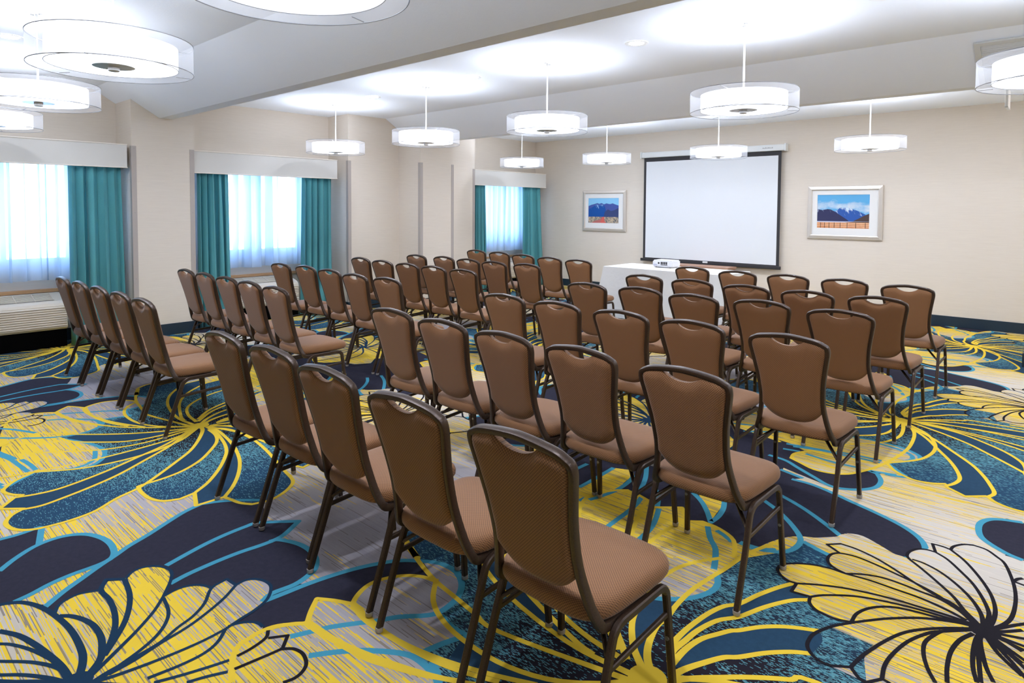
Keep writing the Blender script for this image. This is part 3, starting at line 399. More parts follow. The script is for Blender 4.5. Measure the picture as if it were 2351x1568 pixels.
CM = [material('carpet_striated', rough=0.95, build=_ground, spec=0.1),
      material('carpet_charcoal', rough=0.95, build=_plain((38, 37, 48), 0.4), spec=0.1),
      material('carpet_mottled_blue', rough=0.95, build=_mottle, spec=0.1),
      material('carpet_blue', rough=0.95, build=_plain((34, 58, 78)), spec=0.1),
      material('carpet_sky_line', rough=0.95, build=_plain((66, 140, 164), 0.1), spec=0.1),
      material('carpet_yellow_line', rough=0.95, build=_plain((226, 190, 58), 0.05), spec=0.1),
      material('carpet_black_line', rough=0.95, build=_plain((30, 27, 32), 0.1), spec=0.1),
      material('carpet_navy_line', rough=0.95, build=_plain((26, 50, 72), 0.1), spec=0.1)]
MI = {'G': 0, 'D': 1, 'M': 2, 'S': 3, 'L': 4, 'Y': 5, 'K': 6, 'N': 7}
ZL = {'D': .0002, 'M': .0004, 'S': .0006, 'G': .0008, 'L': .0010, 'Y': .0013, 'A': .0016, 'K': .0019, 'N': .0019}

def curve_pts(flat, closed, n=3):
    P = [Vector((flat[i] / 1000, flat[i + 1] / 1000)) for i in range(0, len(flat), 2)]
    Q = [P[0]]
    for p in P[1:]:
        if (p - Q[-1]).length > 0.008: Q.append(p)
    P = Q
    if closed and (P[0] - P[-1]).length < 0.008: P.pop()
    N = len(P)
    if N < 3: return P
    def corner(i):
        a, b, c = P[(i - 1) % N], P[i], P[(i + 1) % N]
        return (b - a).angle(c - b, 0.0) > math.radians(48)
    out = []
    rng = range(N) if closed else range(N - 1)
    for i in rng:
        p1, p2 = P[i], P[(i + 1) % N]
        c1 = (not closed and i == 0) or corner(i)
        c2 = (not closed and i + 1 == N - 1) or corner((i + 1) % N)
        p0 = p1 - (p2 - p1) * 0.5 if c1 else P[(i - 1) % N]
        p3 = p2 + (p2 - p1) * 0.5 if c2 else P[(i + 2) % N]
        if c1: p0 = p1 + (p1 - p2)
        if c2: p3 = p2 + (p2 - p1)
        for k in range(n):
            t = k / n
            out.append(0.5 * ((2 * p1) + (p2 - p0) * t + (2 * p0 - 5 * p1 + 4 * p2 - p3) * t * t + (3 * p1 - p0 - 3 * p2 + p3) * t * t * t))
    if not closed: out.append(P[-1])
    return out

def carpet():
    from mathutils.geometry import tessellate_polygon
    tv, tf = [], []     # tile vertices and faces (with material)
    def fill(kind, flat, z):
        P = curve_pts(flat, True)
        b = len(tv); tv.extend((p.x, p.y, z) for p in P)
        for t in tessellate_polygon([[Vector((p.x, p.y, 0)) for p in P]]):
            tf.append((tuple(b + i for i in t), MI[kind]))
    def stroke(kind, w, flat, z, c=None):
        A = [Vector((flat[i] / 1000, flat[i + 1] / 1000)) for i in range(0, len(flat), 2)]
        B = [A[0]]
        for p in A[1:]:
            if (p - B[-1]).length > 0.008: B.append(p)
        secs, cur = [], [B[0]]
        for i in range(1, len(B)):
            cur.append(B[i])
            if i < len(B) - 1 and (B[i] - B[i - 1]).angle(B[i + 1] - B[i], 0.0) > math.radians(42):
                secs.append(cur); disc(kind, B[i].x, B[i].y, w / 2, z + 3e-6); cur = [B[i]]
        secs.append(cur)
        for sec in secs:
            if len(sec) < 2: continue
            P = curve_pts([v * 1000 for p in sec for v in (p.x, p.y)], False, 4)
            n = len(P); b = len(tv)
            for i, p in enumerate(P):
                t = (P[min(i + 1, n - 1)] - P[max(i - 1, 0)]).normalized(); s = Vector((-t.y, t.x))
                ww = w / 2
                for cx, cy in c or ():
                    ww *= 1 + 0.30 * math.exp(-((p.x - cx) ** 2 + (p.y - cy) ** 2) / 0.05)
                tv.append((p.x + s.x * ww, p.y + s.y * ww, z)); tv.append((p.x - s.x * ww, p.y - s.y * ww, z))
            for i in range(n - 1):
                tf.append(((b + 2 * i, b + 2 * i + 1, b + 2 * i + 3), MI[kind])); tf.append(((b + 2 * i, b + 2 * i + 3, b + 2 * i + 2), MI[kind]))
    def disc(kind, x, y, r, z):
        b = len(tv); tv.extend((x + r * math.cos(a * math.pi / 10), y + r * math.sin(a * math.pi / 10), z) for a in range(20))
        tf.append((tuple(range(b, b + 20)), MI[kind]))
    for i, (kd, fl) in enumerate(CARPET['F']): fill(kd, fl, ZL[kd] + i * 2e-6)
    for i, (kd, fl) in enumerate(CARPET['FA']): fill(kd, fl, ZL['A'] + i * 2e-6)
    for i, (kd, w, fl) in enumerate(CARPET['S']):
        c = {'Y': ((0, 0),), 'K': ((.796, 1.078),), 'N': ((-1.373, -1.311),)}.get(kd)
        stroke(kd, w / 1000, fl, ZL[kd] + (i % 90) * 1.5e-6, c)
    disc('Y', 0, 0, .065, ZL['Y'] + 2.5e-4); disc('K', .80, 1.078, .05, ZL['K'] + 2.5e-4); disc('N', -1.373, -1.311, .05, ZL['N'] + 2.5e-4)
    V, Fc, Mi = [(XW, YF, 0), (XR, YF, 0), (XR, YB, 0), (XW, YB, 0)], [(0, 1, 2, 3)], [0]
    e = 1e-4
    for i in range(-4, 4):
        for j in range(-4, 5):
            ox, oy = TX + i * TILE, TY + j * TILE
            idx = {}
            for f, mi in tf:
                pts = [(tv[q][0] + ox, tv[q][1] + oy, tv[q][2]) for q in f]
                if max(p[0] for p in pts) < XW or min(p[0] for p in pts) > XR or max(p[1] for p in pts) < YF or min(p[1] for p in pts) > YB: continue
                ff = []
                for q, p in zip(f, pts):
                    if q not in idx:
                        idx[q] = len(V); V.append((min(max(p[0], XW + e), XR - e), min(max(p[1], YF + e), YB - e), p[2]))
                    ff.append(idx[q])
                Fc.append(tuple(ff)); Mi.append(mi)
    me = bpy.data.meshes.new('floor'); me.from_pydata(V, [], Fc); me.update()
    for mt in CM: me.materials.append(mt)
    me.polygons.foreach_set('material_index', Mi)
    bm = bmesh.new(); bm.from_mesh(me)
    for f in bm.faces:
        if f.normal.z < 0: f.normal_flip()
    bm.to_mesh(me); bm.free()
    o = bpy.data.objects.new('floor', me); COL.objects.link(o); o['kind'] = 'structure'
    return o
carpet()

# ------------------------------------------------------------------ room shell
TH = 0.18
WINS = [(0.72, 2.22), (3.62, 5.08), (8.50, 9.90)]      # openings along Y in the window wall
bm = bmesh.new()
ys = [YF - TH]
for a, b in WINS: ys += [a, b]
ys.append(YB + TH)
for i in range(0, len(ys), 2): box(bm, XW - TH, XW, ys[i], ys[i + 1], -0.05, ZC + 0.1)
for a, b in WINS:
    box(bm, XW - TH, XW, a, b, -0.05, SILL); box(bm, XW - TH, XW, a, b, HEAD, ZC + 0.1)
box(bm, XW - 0.02, XL, 2.59, 3.295, -0.02, ZC + 0.05)          # first pier
box(bm, XW - 0.02, XL, 5.54, 8.206, -0.02, ZC + 0.05)          # second, wide pier
box(bm, XL - 0.02, -7.835, 6.49, 7.19, -0.02, ZC + 0.05)       # its projecting centre
box(bm, XW - 0.02, XL, -1.30, -0.60, -0.02, ZC + 0.05)
link('wall_left', bm, M_WALL, kind='structure')
link('wall_back', boxes((XW - TH, XR + TH, YB, YB + TH, -0.05, ZC + 0.1)), M_WALL, kind='structure')
link('wall_right', boxes((XR, XR + TH, YF, YB, -0.05, ZC + 0.1), (-0.535, 0.0, 8.30, 8.85, -0.02, ZC + 0.05)), M_WALL, kind='structure')
link('wall_front', boxes((XW - TH, XR + TH, YF - TH, YF, -0.05, ZC + 0.1)), M_WALL, kind='structure')
bm = bmesh.new()
box(bm, XW - TH, XR + TH, YF - TH, YB + TH, ZC, ZC + 0.15)
for y0 in (2.325, 6.22, -1.57):
    prism(bm, [(y0, ZC + 0.01), (y0 + 0.575, ZBEAM), (y0 + 0.725, ZBEAM), (y0 + 0.725, ZC + 0.01)], 'x', XW - 0.01, XR + 0.01)
link('ceiling', bm, M_CEIL, kind='structure')
# baseboards
HB, TB = 0.14, 0.014
link('baseboard_back', boxes((XW, XR, YB - TB, YB, 0, HB), bevel=0.003), M_BASE, kind='structure')
bm = bmesh.new()
for x, a, b in ((XW, YF, -1.30), (XW, -.60, 2.59), (XL, 2.59 - TB, 3.295 + TB), (XW, 3.295, 5.54), (XL, 5.54 - TB, 6.49), (-7.835, 6.49 - TB, 7.19 + TB), (XL, 7.19, 8.206 + TB), (XW, 8.206, YB - TB)):
    box(bm, x, x + TB, a, b, 0, HB)
for x0, x1, y in ((XW, XL, 2.59 - TB), (XW, XL, 3.295), (XW, XL, 5.54 - TB), (XL, -7.835, 6.49 - TB), (XL, -7.835, 7.19), (XW, XL, 8.206)):
    box(bm, x0, x1, y, y + TB, 0, HB)
link('baseboard_left', bm, M_BASE, kind='structure')
bm = bmesh.new()
box(bm, XR - TB, XR, YF, YB - TB, 0, HB); box(bm, -0.535 - TB, -0.535, 8.30 - TB, 8.85, 0, HB); box(bm, -0.535, 0.0, 8.30 - TB, 8.30, 0, HB)
link('baseboard_right', bm, M_BASE, kind='structure')
# corner guards
GZ = 2.285; g = 0.004; leg_ = 0.05
k = 0
for cx, cy, sy in ((XL, 2.59, -1), (XL, 3.295, 1), (XL, 5.54, -1), (-7.835, 6.49, -1), (-7.835, 7.19, 1), (XL, 8.206, 1)):
    k += 1
    bm = bmesh.new()
    box(bm, cx, cx + g, min(cy, cy - sy * leg_), max(cy, cy - sy * leg_), HB, GZ)
    y0, y1 = (cy - g, cy) if sy < 0 else (cy, cy + g)
    box(bm, cx - leg_, cx + g, y0, y1, HB, GZ)
    o = link('trim_%d' % k, bm, M_GUARD, kind='structure')
    bm = bmesh.new()
    for z in (GZ - 0.03, 1.5, 0.72):
        for yy in (cy - sy * 0.025,):
            vs = [bm.verts.new((cx + g + 0.0012, yy + 0.004 * math.cos(a), z + 0.004 * math.sin(a))) for a in [i * math.pi / 4 for i in range(8)]]
            bm.faces.new(vs)
    link('screw', bm, M_SCREW, parent=o)
# windows, wooden ledges
for i, (a, b) in enumerate(WINS):
    fr = bmesh.new(); x0, x1 = XW - 0.14, XW - 0.08; t = 0.05
    box(fr, x0, x1, a, a + t, SILL, HEAD); box(fr, x0, x1, b - t, b, SILL, HEAD)
    box(fr, x0, x1, a + t, b - t, SILL, SILL + t); box(fr, x0, x1, a + t, b - t, HEAD - t, HEAD)
    mid = (a + b) / 2; box(fr, x0, x1, mid - 0.025, mid + 0.025, SILL + t, HEAD - t)
    w = link('window_%d' % (i + 1), fr, M_FRAMEW, kind='structure')
    link('glass_pane', boxes((XW - 0.113, XW - 0.107, a + t, b - t, SILL + t, HEAD - t)), M_GLASS, parent=w)
    ya, yb = max(a - 0.35, -.58) if i == 0 else a - 0.35, b + 0.14
    link('trim_%d' % (7 + i), boxes((XW, XW + 0.045, ya, yb, 0.585, 0.625), bevel=0.006), M_WOOD, kind='structure')

    pl = bpy.data.lights.new('window_portal_%d' % (i + 1), 'AREA'); pl.shape = 'RECTANGLE'; pl.size = HEAD - SILL; pl.size_y = b - a; pl.cycles.is_portal = True
    po = bpy.data.objects.new('window_portal_%d' % (i + 1), pl); COL.objects.link(po); po.location = (XW - 0.15, (a + b) / 2, (SILL + HEAD) / 2); po.rotation_euler = (0, -math.pi / 2, 0)

# ------------------------------------------------------------------ window dressings
XV = -8.40
VAL = [(0.52, 2.55, 2.022, 2.300), (3.300, 5.366, 1.997, 2.283), (8.211, 10.27, 1.997, 2.283)]
WNAME = ['nearest window at left edge', 'middle window between the two piers', 'far window beside the back wall']
for i, (a, b, z0, z1) in enumerate(VAL):
    r = thing('window_valance', 'flat greige box valance above the ' + WNAME[i], 'valance', (XV, (a + b) / 2, z0), group='box valances over the windows')
    L2 = (b - a) / 2; D = XW - XV; hh = z1 - z0
    link('front_board', boxes((-0.02, 0, -L2, L2, 0.006, hh - 0.006)), M_VAL, r)
    link('top_board', boxes((D, -0.02, -L2, L2, hh - 0.02, hh - 0.006)), M_VAL, r)
    for s in (-1, 1):
        link('side_board', boxes((D, -0.02, min(s * L2, s * (L2 - 0.02)), max(s * L2, s * (L2 - 0.02)), 0.006, hh - 0.02)), M_VAL, r)
    for z in (0.0, hh - 0.012):
        link('piping', boxes((-0.022, 0.006, -L2 - 0.004, L2 + 0.004, z, z + 0.012), bevel=0.004), M_PIPING, r)

def drape(name, y0, y1, z0, z1, x, amp, folds, flare0=0.0, flare1=0.0, seed=1, ny=None, nz=10, hem=0.0, thick=0.004, over=None):
    """pleated cloth hanging parallel to the window wall"""
    rnd = random.Random(seed)
    ph = [rnd.uniform(-0.35, 0.35) for _ in range(folds + 2)]; am = [rnd.uniform(0.6, 1.25) for _ in range(folds + 2)]
    ny = ny or folds * 10
    bm = bmesh.new(); g = []
    for iz in range(nz + 1):
        t = iz / nz; z = z1 + (z0 - z1) * t; row = []
        for iy in range(ny + 1):
            s = iy / ny; q = s * folds; k = int(min(q, folds - 1e-6)); fr = q - k
            a = am[k] * (1 - fr) + am[k + 1] * fr
            p = ph[k] * (1 - fr) + ph[k + 1] * fr
            wv = math.sin(2 * math.pi * (q + p * (0.4 + t)))
            wv = math.copysign(abs(wv) ** 0.7, wv)
            yy = (y0 - flare0 * t) + ((y1 + flare1 * t) - (y0 - flare0 * t)) * s
            zz_ = z + (hem * math.sin(q * 2.1 + seed) if iz == nz else 0)
            row.append(bm.verts.new((x + amp * a * wv * (0.8 + 0.3 * t), yy + (0.25 * amp if over is None else over * am[k] ** 2) * math.sin((4 if over is None else 2) * math.pi * q + (0 if over is None else 2.2 * ph[k])), zz_)))
        g.append(row)
    for A, B in zip(g[:-1], g[1:]):
        for i in range(ny): bm.faces.new((A[i], A[i + 1], B[i + 1], B[i]))
    o = link(name, bm, M_TEAL, smooth=True)
    if thick:
        sm = o.modifiers.new('thickness', 'SOLIDIFY'); sm.thickness = thick; sm.offset = 0
    return o
XCU = -8.478
CURT = [(1.978, 2.50, 0.0, 0.03, 5, 'teal curtain panel at the right of the nearest window, beside first pier'),
        (3.37, 3.77, 0.0, 0.03, 5, 'teal curtain panel at the left of the middle window, just beyond first pier'),
        (4.84, 5.32, 0.03, 0.0, 5, 'teal curtain panel at the right of the middle window, before the wide pier'),
        (8.29, 8.55, 0.0, 0.05, 3, 'narrow teal curtain panel at the left of the far window'),
        (9.60, 10.22, 0.0, 0.14, 5, 'teal curtain panel at the right of the far window, in the room corner')]
for i, (a, b, f0, f1, n, lab) in enumerate(CURT):
    o = drape('curtain_panel', a, b, 0.012, 2.03, XCU, 0.048, n, f0, f1, seed=11 + i, ny=n * 16)
    o['label'] = lab; o['category'] = 'curtain'; o['group'] = 'teal curtain panels'
for i, (a, b) in enumerate([(0.66, 2.42), (3.46, 5.25), (8.36, 10.14)]):
    o = drape('sheer_curtain', a, b, 0.742, 2.06, -8.71, 0.035, 12, seed=31 + i, ny=240, over=0.055, nz=6, hem=0.006, thick=0)
    o.data.materials[0] = M_SHEER
    o['label'] = 'white translucent sheer curtain over the ' + WNAME[i]; o['category'] = 'sheer curtain'; o['group'] = 'sheer curtains'

# ------------------------------------------------------------------ wall air conditioners
for i, (a, b) in enumerate([(0.88, 1.95), (3.82, 4.79), (8.68, 9.65)]):
    r = thing('air_conditioner', 'cream louvred air conditioner on black base under the ' + WNAME[i], 'air conditioner', (XW, (a + b) / 2, 0), group='air conditioners under the windows')
    L2 = (b - a) / 2; fx = XW - (-8.50)     # negative: front is at -fx in local +x
    fx = -8.50 - XW
    bm = bmesh.new()
    prism(bm, [(0.0, 0.20), (0.0, 0.582), (0.10, 0.582), (fx - 0.065, 0.515), (fx - 0.03, 0.492), (fx - 0.012, 0.465), (fx, 0.225), (fx - 0.03, 0.20)], 'y', -L2, L2)
    bmesh.ops.recalc_face_normals(bm, faces=bm.faces)
    bmesh.ops.bevel(bm, geom=[e for e in bm.edges if abs(e.verts[0].co.y) > L2 - 1e-4 and abs(e.verts[1].co.y - e.verts[0].co.y) < 1e-4], offset=0.006, segments=2, affect='EDGES')
    link('housing', bm, M_AC, r)
    # top outlet grille on the sloping lid
    x0, x1 = 0.12, fx - 0.085
    zs = lambda x: 0.582 + (0.515 - 0.582) * (x - 0.10) / (fx - 0.165)
    bm = bmesh.new(); e = 0.0025
    bm.faces.new([bm.verts.new(p) for p in ((x0, -L2 + 0.11, zs(x0) + e), (x1, -L2 + 0.11, zs(x1) + e), (x1, L2 - 0.11, zs(x1) + e), (x0, L2 - 0.11, zs(x0) + e))])
    gr = link('outlet_grille', bm, M_ACDARK, r)
    bm = bmesh.new()
    for j in range(7):
        x = x0 + (x1 - x0) * (j + 0.5) / 7
        prism(bm, [(x - 0.007, zs(x - 0.007) + 0.003), (x + 0.007, zs(x + 0.007) + 0.003), (x + 0.007, zs(x + 0.007) + 0.008), (x - 0.007, zs(x - 0.007) + 0.008)], 'y', -L2 + 0.11, L2 - 0.11)
    for j in range(6):
        y = -L2 + 0.11 + (2 * L2 - 0.22) * j / 5
        prism(bm, [(x0, zs(x0) + 0.003), (x1, zs(x1) + 0.003), (x1, zs(x1) + 0.01), (x0, zs(x0) + 0.01)], 'y', y - 0.005, y + 0.005)
    bmesh.ops.recalc_face_normals(bm, faces=bm.faces)
    link('slats', bm, M_AC, gr)
    bm = bmesh.new()
    for j in range(9):
        z = 0.243 + j * 0.0245; xf = fx - 0.012 + (0.465 - z) / 0.24 * 0.012
        prism(bm, [(xf - 0.002, z + 0.017), (xf - 0.002, z), (xf + 0.014, z + 0.003), (xf + 0.012, z + 0.009)], 'y', -L2 + 0.012, L2 - 0.012)
    bmesh.ops.recalc_face_normals(bm, faces=bm.faces)
    link('front_louvres', bm, M_AC, r)
    link('base', boxes((0.015, fx - 0.03, -L2 + 0.005, L2 - 0.005, 0.0035, 0.1995)), M_BLACK, r)

# ------------------------------------------------------------------ projection screen
SX = -4.99
r = thing('projection_screen', 'white pull-down projection screen with black border on the back wall', 'projection screen', (SX, YB, 0.62))
link('case', boxes((-1.28, 1.28, -0.105, -0.012, 1.895, 1.995), bevel=0.012), M_CASE, r)
for s in (-1, 1):
    link('end_cap', boxes((min(s * 1.28, s * 1.305), max(s * 1.28, s * 1.305), -0.115, -0.004, 1.885, 2.005), bevel=0.006), M_CASE, r)
bm = bmesh.new(); box(bm, -1.245, 1.225, -0.068, -0.066, 0.05, 1.90)
link('border', bm, M_SCREENB, r)
bm = bmesh.new(); box(bm, -1.198, 1.178, -0.0695, -0.0685, 0.072, 1.822)
link('viewing_surface', bm, M_SCREENW, r)
bm = bmesh.new(); sweep(bm, [(-1.29, -0.067, 0.03), (1.25, -0.067, 0.03)], rrect(0.014, 0.026, 0.01, 2), Vector((0, 1, 0)))
bb = link('bottom_bar', bm, M_SCREENB, r)
link('pull_tab', boxes((-0.06, 0.03, -0.09, -0.081, 0.035, 0.065), bevel=0.003), M_CASE, bb)
bm = bmesh.new()
for j, hgt in enumerate((0.016, 0.012, 0.019, 0.013, 0.018, 0.015, 0.012, 0.017)):
    x = 0.94 + j * 0.021
    box(bm, x, x + 0.013, -0.1056, -0.1051, 1.936, 1.936 + hgt)
link('maker_mark', bm, M_GREYTXT, r)

# ------------------------------------------------------------------ framed landscape photographs
def flatmat(name, c, build=None):
    return material(name, lin(c), 0.6, build=build, spec=0.2)
def _sky(k, b):
    o = k.sep(k.obj())
    n = k.noise(k.combine(k.math('MULTIPLY', o[0], 5.0), 0.0, k.math('MULTIPLY', o[2], 9.0)), 1.0, 4.0, 0.55)
    band = k.math('SUBTRACT', 1.0, k.math('MULTIPLY', k.math('ABSOLUTE', k.math('SUBTRACT', o[2], 0.09)), 7.0), clamp=True)
    f = k.math('MULTIPLY_ADD', n, 2.6, k.math('MULTIPLY_ADD', band, 1.1, -1.75), clamp=True)
    k.put(b.inputs['Base Color'], k.mix(f, lin((98, 172, 218)), lin((226, 226, 226))))
M_SKY1 = flatmat('print_cloudy_sky', (98, 172, 218), _sky)
M_SKY2 = flatmat('print_clear_sky', (140, 200, 236))
def _snow(a, c, thr):
    def f(k, b):
        o = k.sep(k.obj())
        n = k.noise(k.combine(k.math('MULTIPLY_ADD', o[0], 26.0, k.math('MULTIPLY', o[2], 14.0)), 0.0, k.math('MULTIPLY', o[2], 9.0)), 1.0, 3.0)
        h = k.math('MULTIPLY_ADD', o[2], 2.2, 0.0)
        k.put(b.inputs['Base Color'], k.mix(k.math('MULTIPLY', k.math('ADD', n, k.math('SUBTRACT', h, thr)), 6.0, clamp=True), lin(a), lin(c)))
    return f
M_MT1 = flatmat('print_far_mountain', (58, 98, 168), _snow((52, 92, 166), (206, 222, 240), 0.56))
M_MT2 = flatmat('print_near_mountain', (58, 60, 92), _snow((56, 58, 92), (170, 178, 206), 0.62))
M_HILL = flatmat('print_brown_hill', (82, 66, 64)); M_MIST = flatmat('print_pale_lake', (186, 192, 216))
M_FIELD = flatmat('print_orange_field', (206, 128, 82), lambda k, b: k.put(b.inputs['Base Color'], k.mix(k.noise(k.obj(), 30.0, 3.0), lin((186, 104, 62)), lin((232, 172, 124)))))
M_RAIL = flatmat('print_fence_rail', (238, 200, 164)); M_POST = flatmat('print_fence_post', (58, 40, 34))
M_MT3 = flatmat('print_blue_range', (34, 92, 170), _snow((30, 84, 160), (160, 196, 236), 0.70))
M_MT4 = flatmat('print_violet_range', (72, 90, 160)); M_DUSK = flatmat('print_dark_slope', (62, 74, 118))
M_DES = flatmat('print_desert', (176, 158, 140), lambda k, b: k.put(b.inputs['Base Color'], k.mix(k.math('MULTIPLY_ADD', k.noise(k.obj(), 45.0, 3.0), 3.0, -1.0, clamp=True), lin((92, 96, 104)), lin((214, 190, 158)))))
M_RED = flatmat('print_red_butte', (216, 104, 92)); M_REDD = flatmat('print_red_slope', (190, 110, 104))

def picture(x0, x1, z0, z1, label, layers, art):
    cx, cz = (x0 + x1) / 2, (z0 + z1) / 2; w, h = (x1 - x0) / 2, (z1 - z0) / 2
    r = thing('framed_picture', label, 'picture', (cx, YB, cz), group='framed landscape prints on the back wall')
    bm = bmesh.new()
    prof = [(0.0, 0.002), (0.0, 0.016), (0.008, 0.030), (0.050, 0.040), (0.062, 0.034), (0.066, 0.020), (0.066, 0.002)]
    rings = []
    for d, y in prof:
        rings.append([bm.verts.new(p) for p in ((-w + d, -y, -h + d), (w - d, -y, -h + d), (w - d, -y, h - d), (-w + d, -y, h - d))])
    for A, B in zip(rings[:-1], rings[1:]):
        for i in range(4): bm.faces.new((A[i], A[(i + 1) % 4], B[(i + 1) % 4], B[i]))
    bmesh.ops.recalc_face_normals(bm, faces=bm.faces)
    link('frame', bm, M_SILVER, r)
    ax0, ax1, az0, az1 = -w + art[0] * 2 * w, -w + art[1] * 2 * w, -h + art[2] * 2 * h, -h + art[3] * 2 * h
    bm = bmesh.new()
    box(bm, -w + 0.06, w - 0.06, -0.018, -0.010, -h + 0.06, az0); box(bm, -w + 0.06, w - 0.06, -0.018, -0.010, az1, h - 0.06)
    box(bm, -w + 0.06, ax0, -0.018, -0.010, az0, az1); box(bm, ax1, w - 0.06, -0.018, -0.010, az0, az1)
    link('mat_board', bm, M_MAT, r)
    bm = bmesh.new(); mats = []
    from mathutils.geometry import tessellate_polygon
    for li, (mt, pts) in enumerate(layers):
        if mt not in mats: mats.append(mt)
        P = [Vector((ax0 + (ax1 - ax0) * px, -0.011 - li * 0.00012, az0 + (az1 - az0) * pz)) for px, pz in pts]
        V = [bm.verts.new(p) for p in P]
        for t in tessellate_polygon([[Vector((p.x, p.z, 0)) for p in P]]):
            f = bm.faces.new([V[q] for q in t]); f.material_index = mats.index(mt)
    link('print', bm, mats, r)
    return r
R_ = lambda a, b, c, d: [(a, c), (b, c), (b, d), (a, d)]
lay = [(M_SKY1, R_(0, 1, 0, 1)),
       (M_MT1, [(.34, .2), (.34, .5), (.40, .55), (.46, .63), (.50, .60), (.56, .61), (.62, .60), (.70, .56), (.78, .52), (.86, .46), (.94, .40), (1, .36), (1, .2)]),
       (M_MT2, [(0, .2), (0, .57), (.06, .55), (.10, .54), (.20, .57), (.26, .56), (.33, .51), (.42, .42), (.52, .32), (.60, .24), (.62, .2)]),
       (M_HILL, [(1, .44), (.95, .41), (.88, .36), (.80, .29), (.72, .23), (.70, .2), (1, .2)]),
       (M_MIST, R_(0, 1, .165, .205)), (M_HILL, [(.5, .17), (1, .17), (1, .20), (.7, .195)]), (M_FIELD, R_(0, 1, 0, .175))]
for z in (.05, .10, .15): lay.append((M_RAIL, [(0, z + .012), (1, z - .014), (1, z + .004), (0, z + .026)]))
for x in (.065, .145, .235, .335, .45, .585, .745, .925): lay.append((M_POST, R_(x, x + .010, 0.0, .165)))
picture(-3.365, -2.33, 1.139, 1.943, 'silver-framed print of snowy mountains, clouds and a fence, right of the screen', lay, (.135, .83, .21, .835))
lay = [(M_SKY2, R_(0, 1, 0, 1)),
       (M_MT4, [(0, .2), (0, .68), (.10, .73), (.22, .77), (.30, .80), (.36, .77), (.44, .80), (.52, .75), (.60, .79), (.66, .77), (.72, .76), (.80, .79), (.90, .74), (1, .70), (1, .2)]),
       (M_MT3, [(0, .2), (0, .55), (.12, .62), (.25, .74), (.36, .73), (.5, .74), (.56, .62), (.60, .45), (.58, .2)]),
       (M_DUSK, [(.5, .2), (.55, .45), (.65, .55), (.75, .48), (.86, .52), (1, .62), (1, .2)]),
       (M_DES, R_(0, 1, 0, .245)), (M_REDD, [(.10, 0), (.22, .08), (.36, .12), (.44, .20), (.56, .04), (.58, 0)]), (M_RED, [(.40, 0), (.44, .12), (.46, .24), (.53, .25), (.54, .08), (.60, 0)])]
picture(-7.65, -6.64, 1.14, 1.94, 'small silver-framed print of blue mountains and red butte, left of the screen', lay, (.133, .833, .205, .81))

# ------------------------------------------------------------------ table, cloth, projector, cabinet
TX0, TX1, TY0, TY1, TZ = -5.28, -3.45, 7.785, 8.545, 0.75
r = thing('folding_table', 'folding banquet table under the white cloth before the screen', 'table', ((TX0 + TX1) / 2, (TY0 + TY1) / 2, 0.0035))
lx, ly = (TX1 - TX0) / 2 - 0.006, (TY1 - TY0) / 2 - 0.006
link('tabletop', boxes((-lx, lx, -ly, ly, 0.71, 0.742), bevel=0.004), M_BROWNW, r)
for sx in (-1, 1):
    for sy in (-1, 1):
        bm = bmesh.new(); sweep(bm, [(sx * (lx - 0.2), sy * (ly - 0.08), 0.0), (sx * (lx - 0.2), sy * (ly - 0.08), 0.71)], circle(0.014))
        link('leg', bm, M_DARK, r)
def cloth():
    bm = bmesh.new(); hw, hd = (TX1 - TX0) / 2 + 0.004, (TY1 - TY0) / 2 + 0.004
    per = []       # perimeter points with outward normal
    n = 26
    def edge(ax, ay, bx, by, k):
        for i in range(k): per.append((ax + (bx - ax) * i / k, ay + (by - ay) * i / k))
    edge(-hw, -hd, hw, -hd, 44); edge(hw, -hd, hw, hd, 20); edge(hw, hd, -hw, hd, 44); edge(-hw, hd, -hw, -hd, 20)
    N = len(per); rows = []
    rnd = random.Random(5); ph = rnd.uniform(0, 6)
    for q in range(9):
        t = q / 8; row = []
        for i, (x, y) in enumerate(per):
            nx, ny = (0, 0)
            if abs(y + hd) < 1e-6: ny -= 1
            if abs(y - hd) < 1e-6: ny += 1
            if abs(x - hw) < 1e-6: nx += 1
            if abs(x + hw) < 1e-6: nx -= 1
            cd = min(math.hypot(x - sx * hw, y - sy * hd) for sx in (-1, 1) for sy in (-1, 1))
            cf = math.exp(-(cd / 0.16) ** 2)
            out = t * (0.015 + 0.012 * math.sin(i * 0.9 + ph) + 0.008 * math.sin(i * 0.37)) + cf * 0.24 * t ** 1.4 * (1 - 0.4 * t)
            L = math.hypot(nx, ny) or 1
            row.append(bm.verts.new((x + nx / L * out, y + ny / L * out, TZ - (TZ - 0.03) * t * (1.0 - 0.0 * cf))))
        rows.append(row)
    for A, B in zip(rows[:-1], rows[1:]):
        for i in range(N): bm.faces.new((A[i], A[(i + 1) % N], B[(i + 1) % N], B[i]))
    bm.faces.new(rows[0][::-1])
    bmesh.ops.recalc_face_normals(bm, faces=bm.faces)
    o = link('tablecloth', bm, M_CLOTH, smooth=50)
    o.location = ((TX0 + TX1) / 2, (TY0 + TY1) / 2, 0)
    o['label'] = 'white floor-length tablecloth on the table before the screen'; o['category'] = 'tablecloth'
cloth()
r = thing('projector', 'white projector on the white-clothed table', 'projector', (-4.555, 8.29, TZ + 0.001))
bm = boxes((-0.155, 0.155, -0.12, 0.13, 0.008, 0.105)); bmesh.ops.bevel(bm, geom=[e for e in bm.edges], offset=0.016, segments=3, affect='EDGES')
link('body', bm, M_PROJ, r, smooth=40)
bm = bmesh.new()
for i in range(4): box(bm, -0.02 + i * 0.027, -0.02 + i * 0.027 + 0.02, -0.1215, -0.119, 0.045, 0.083)
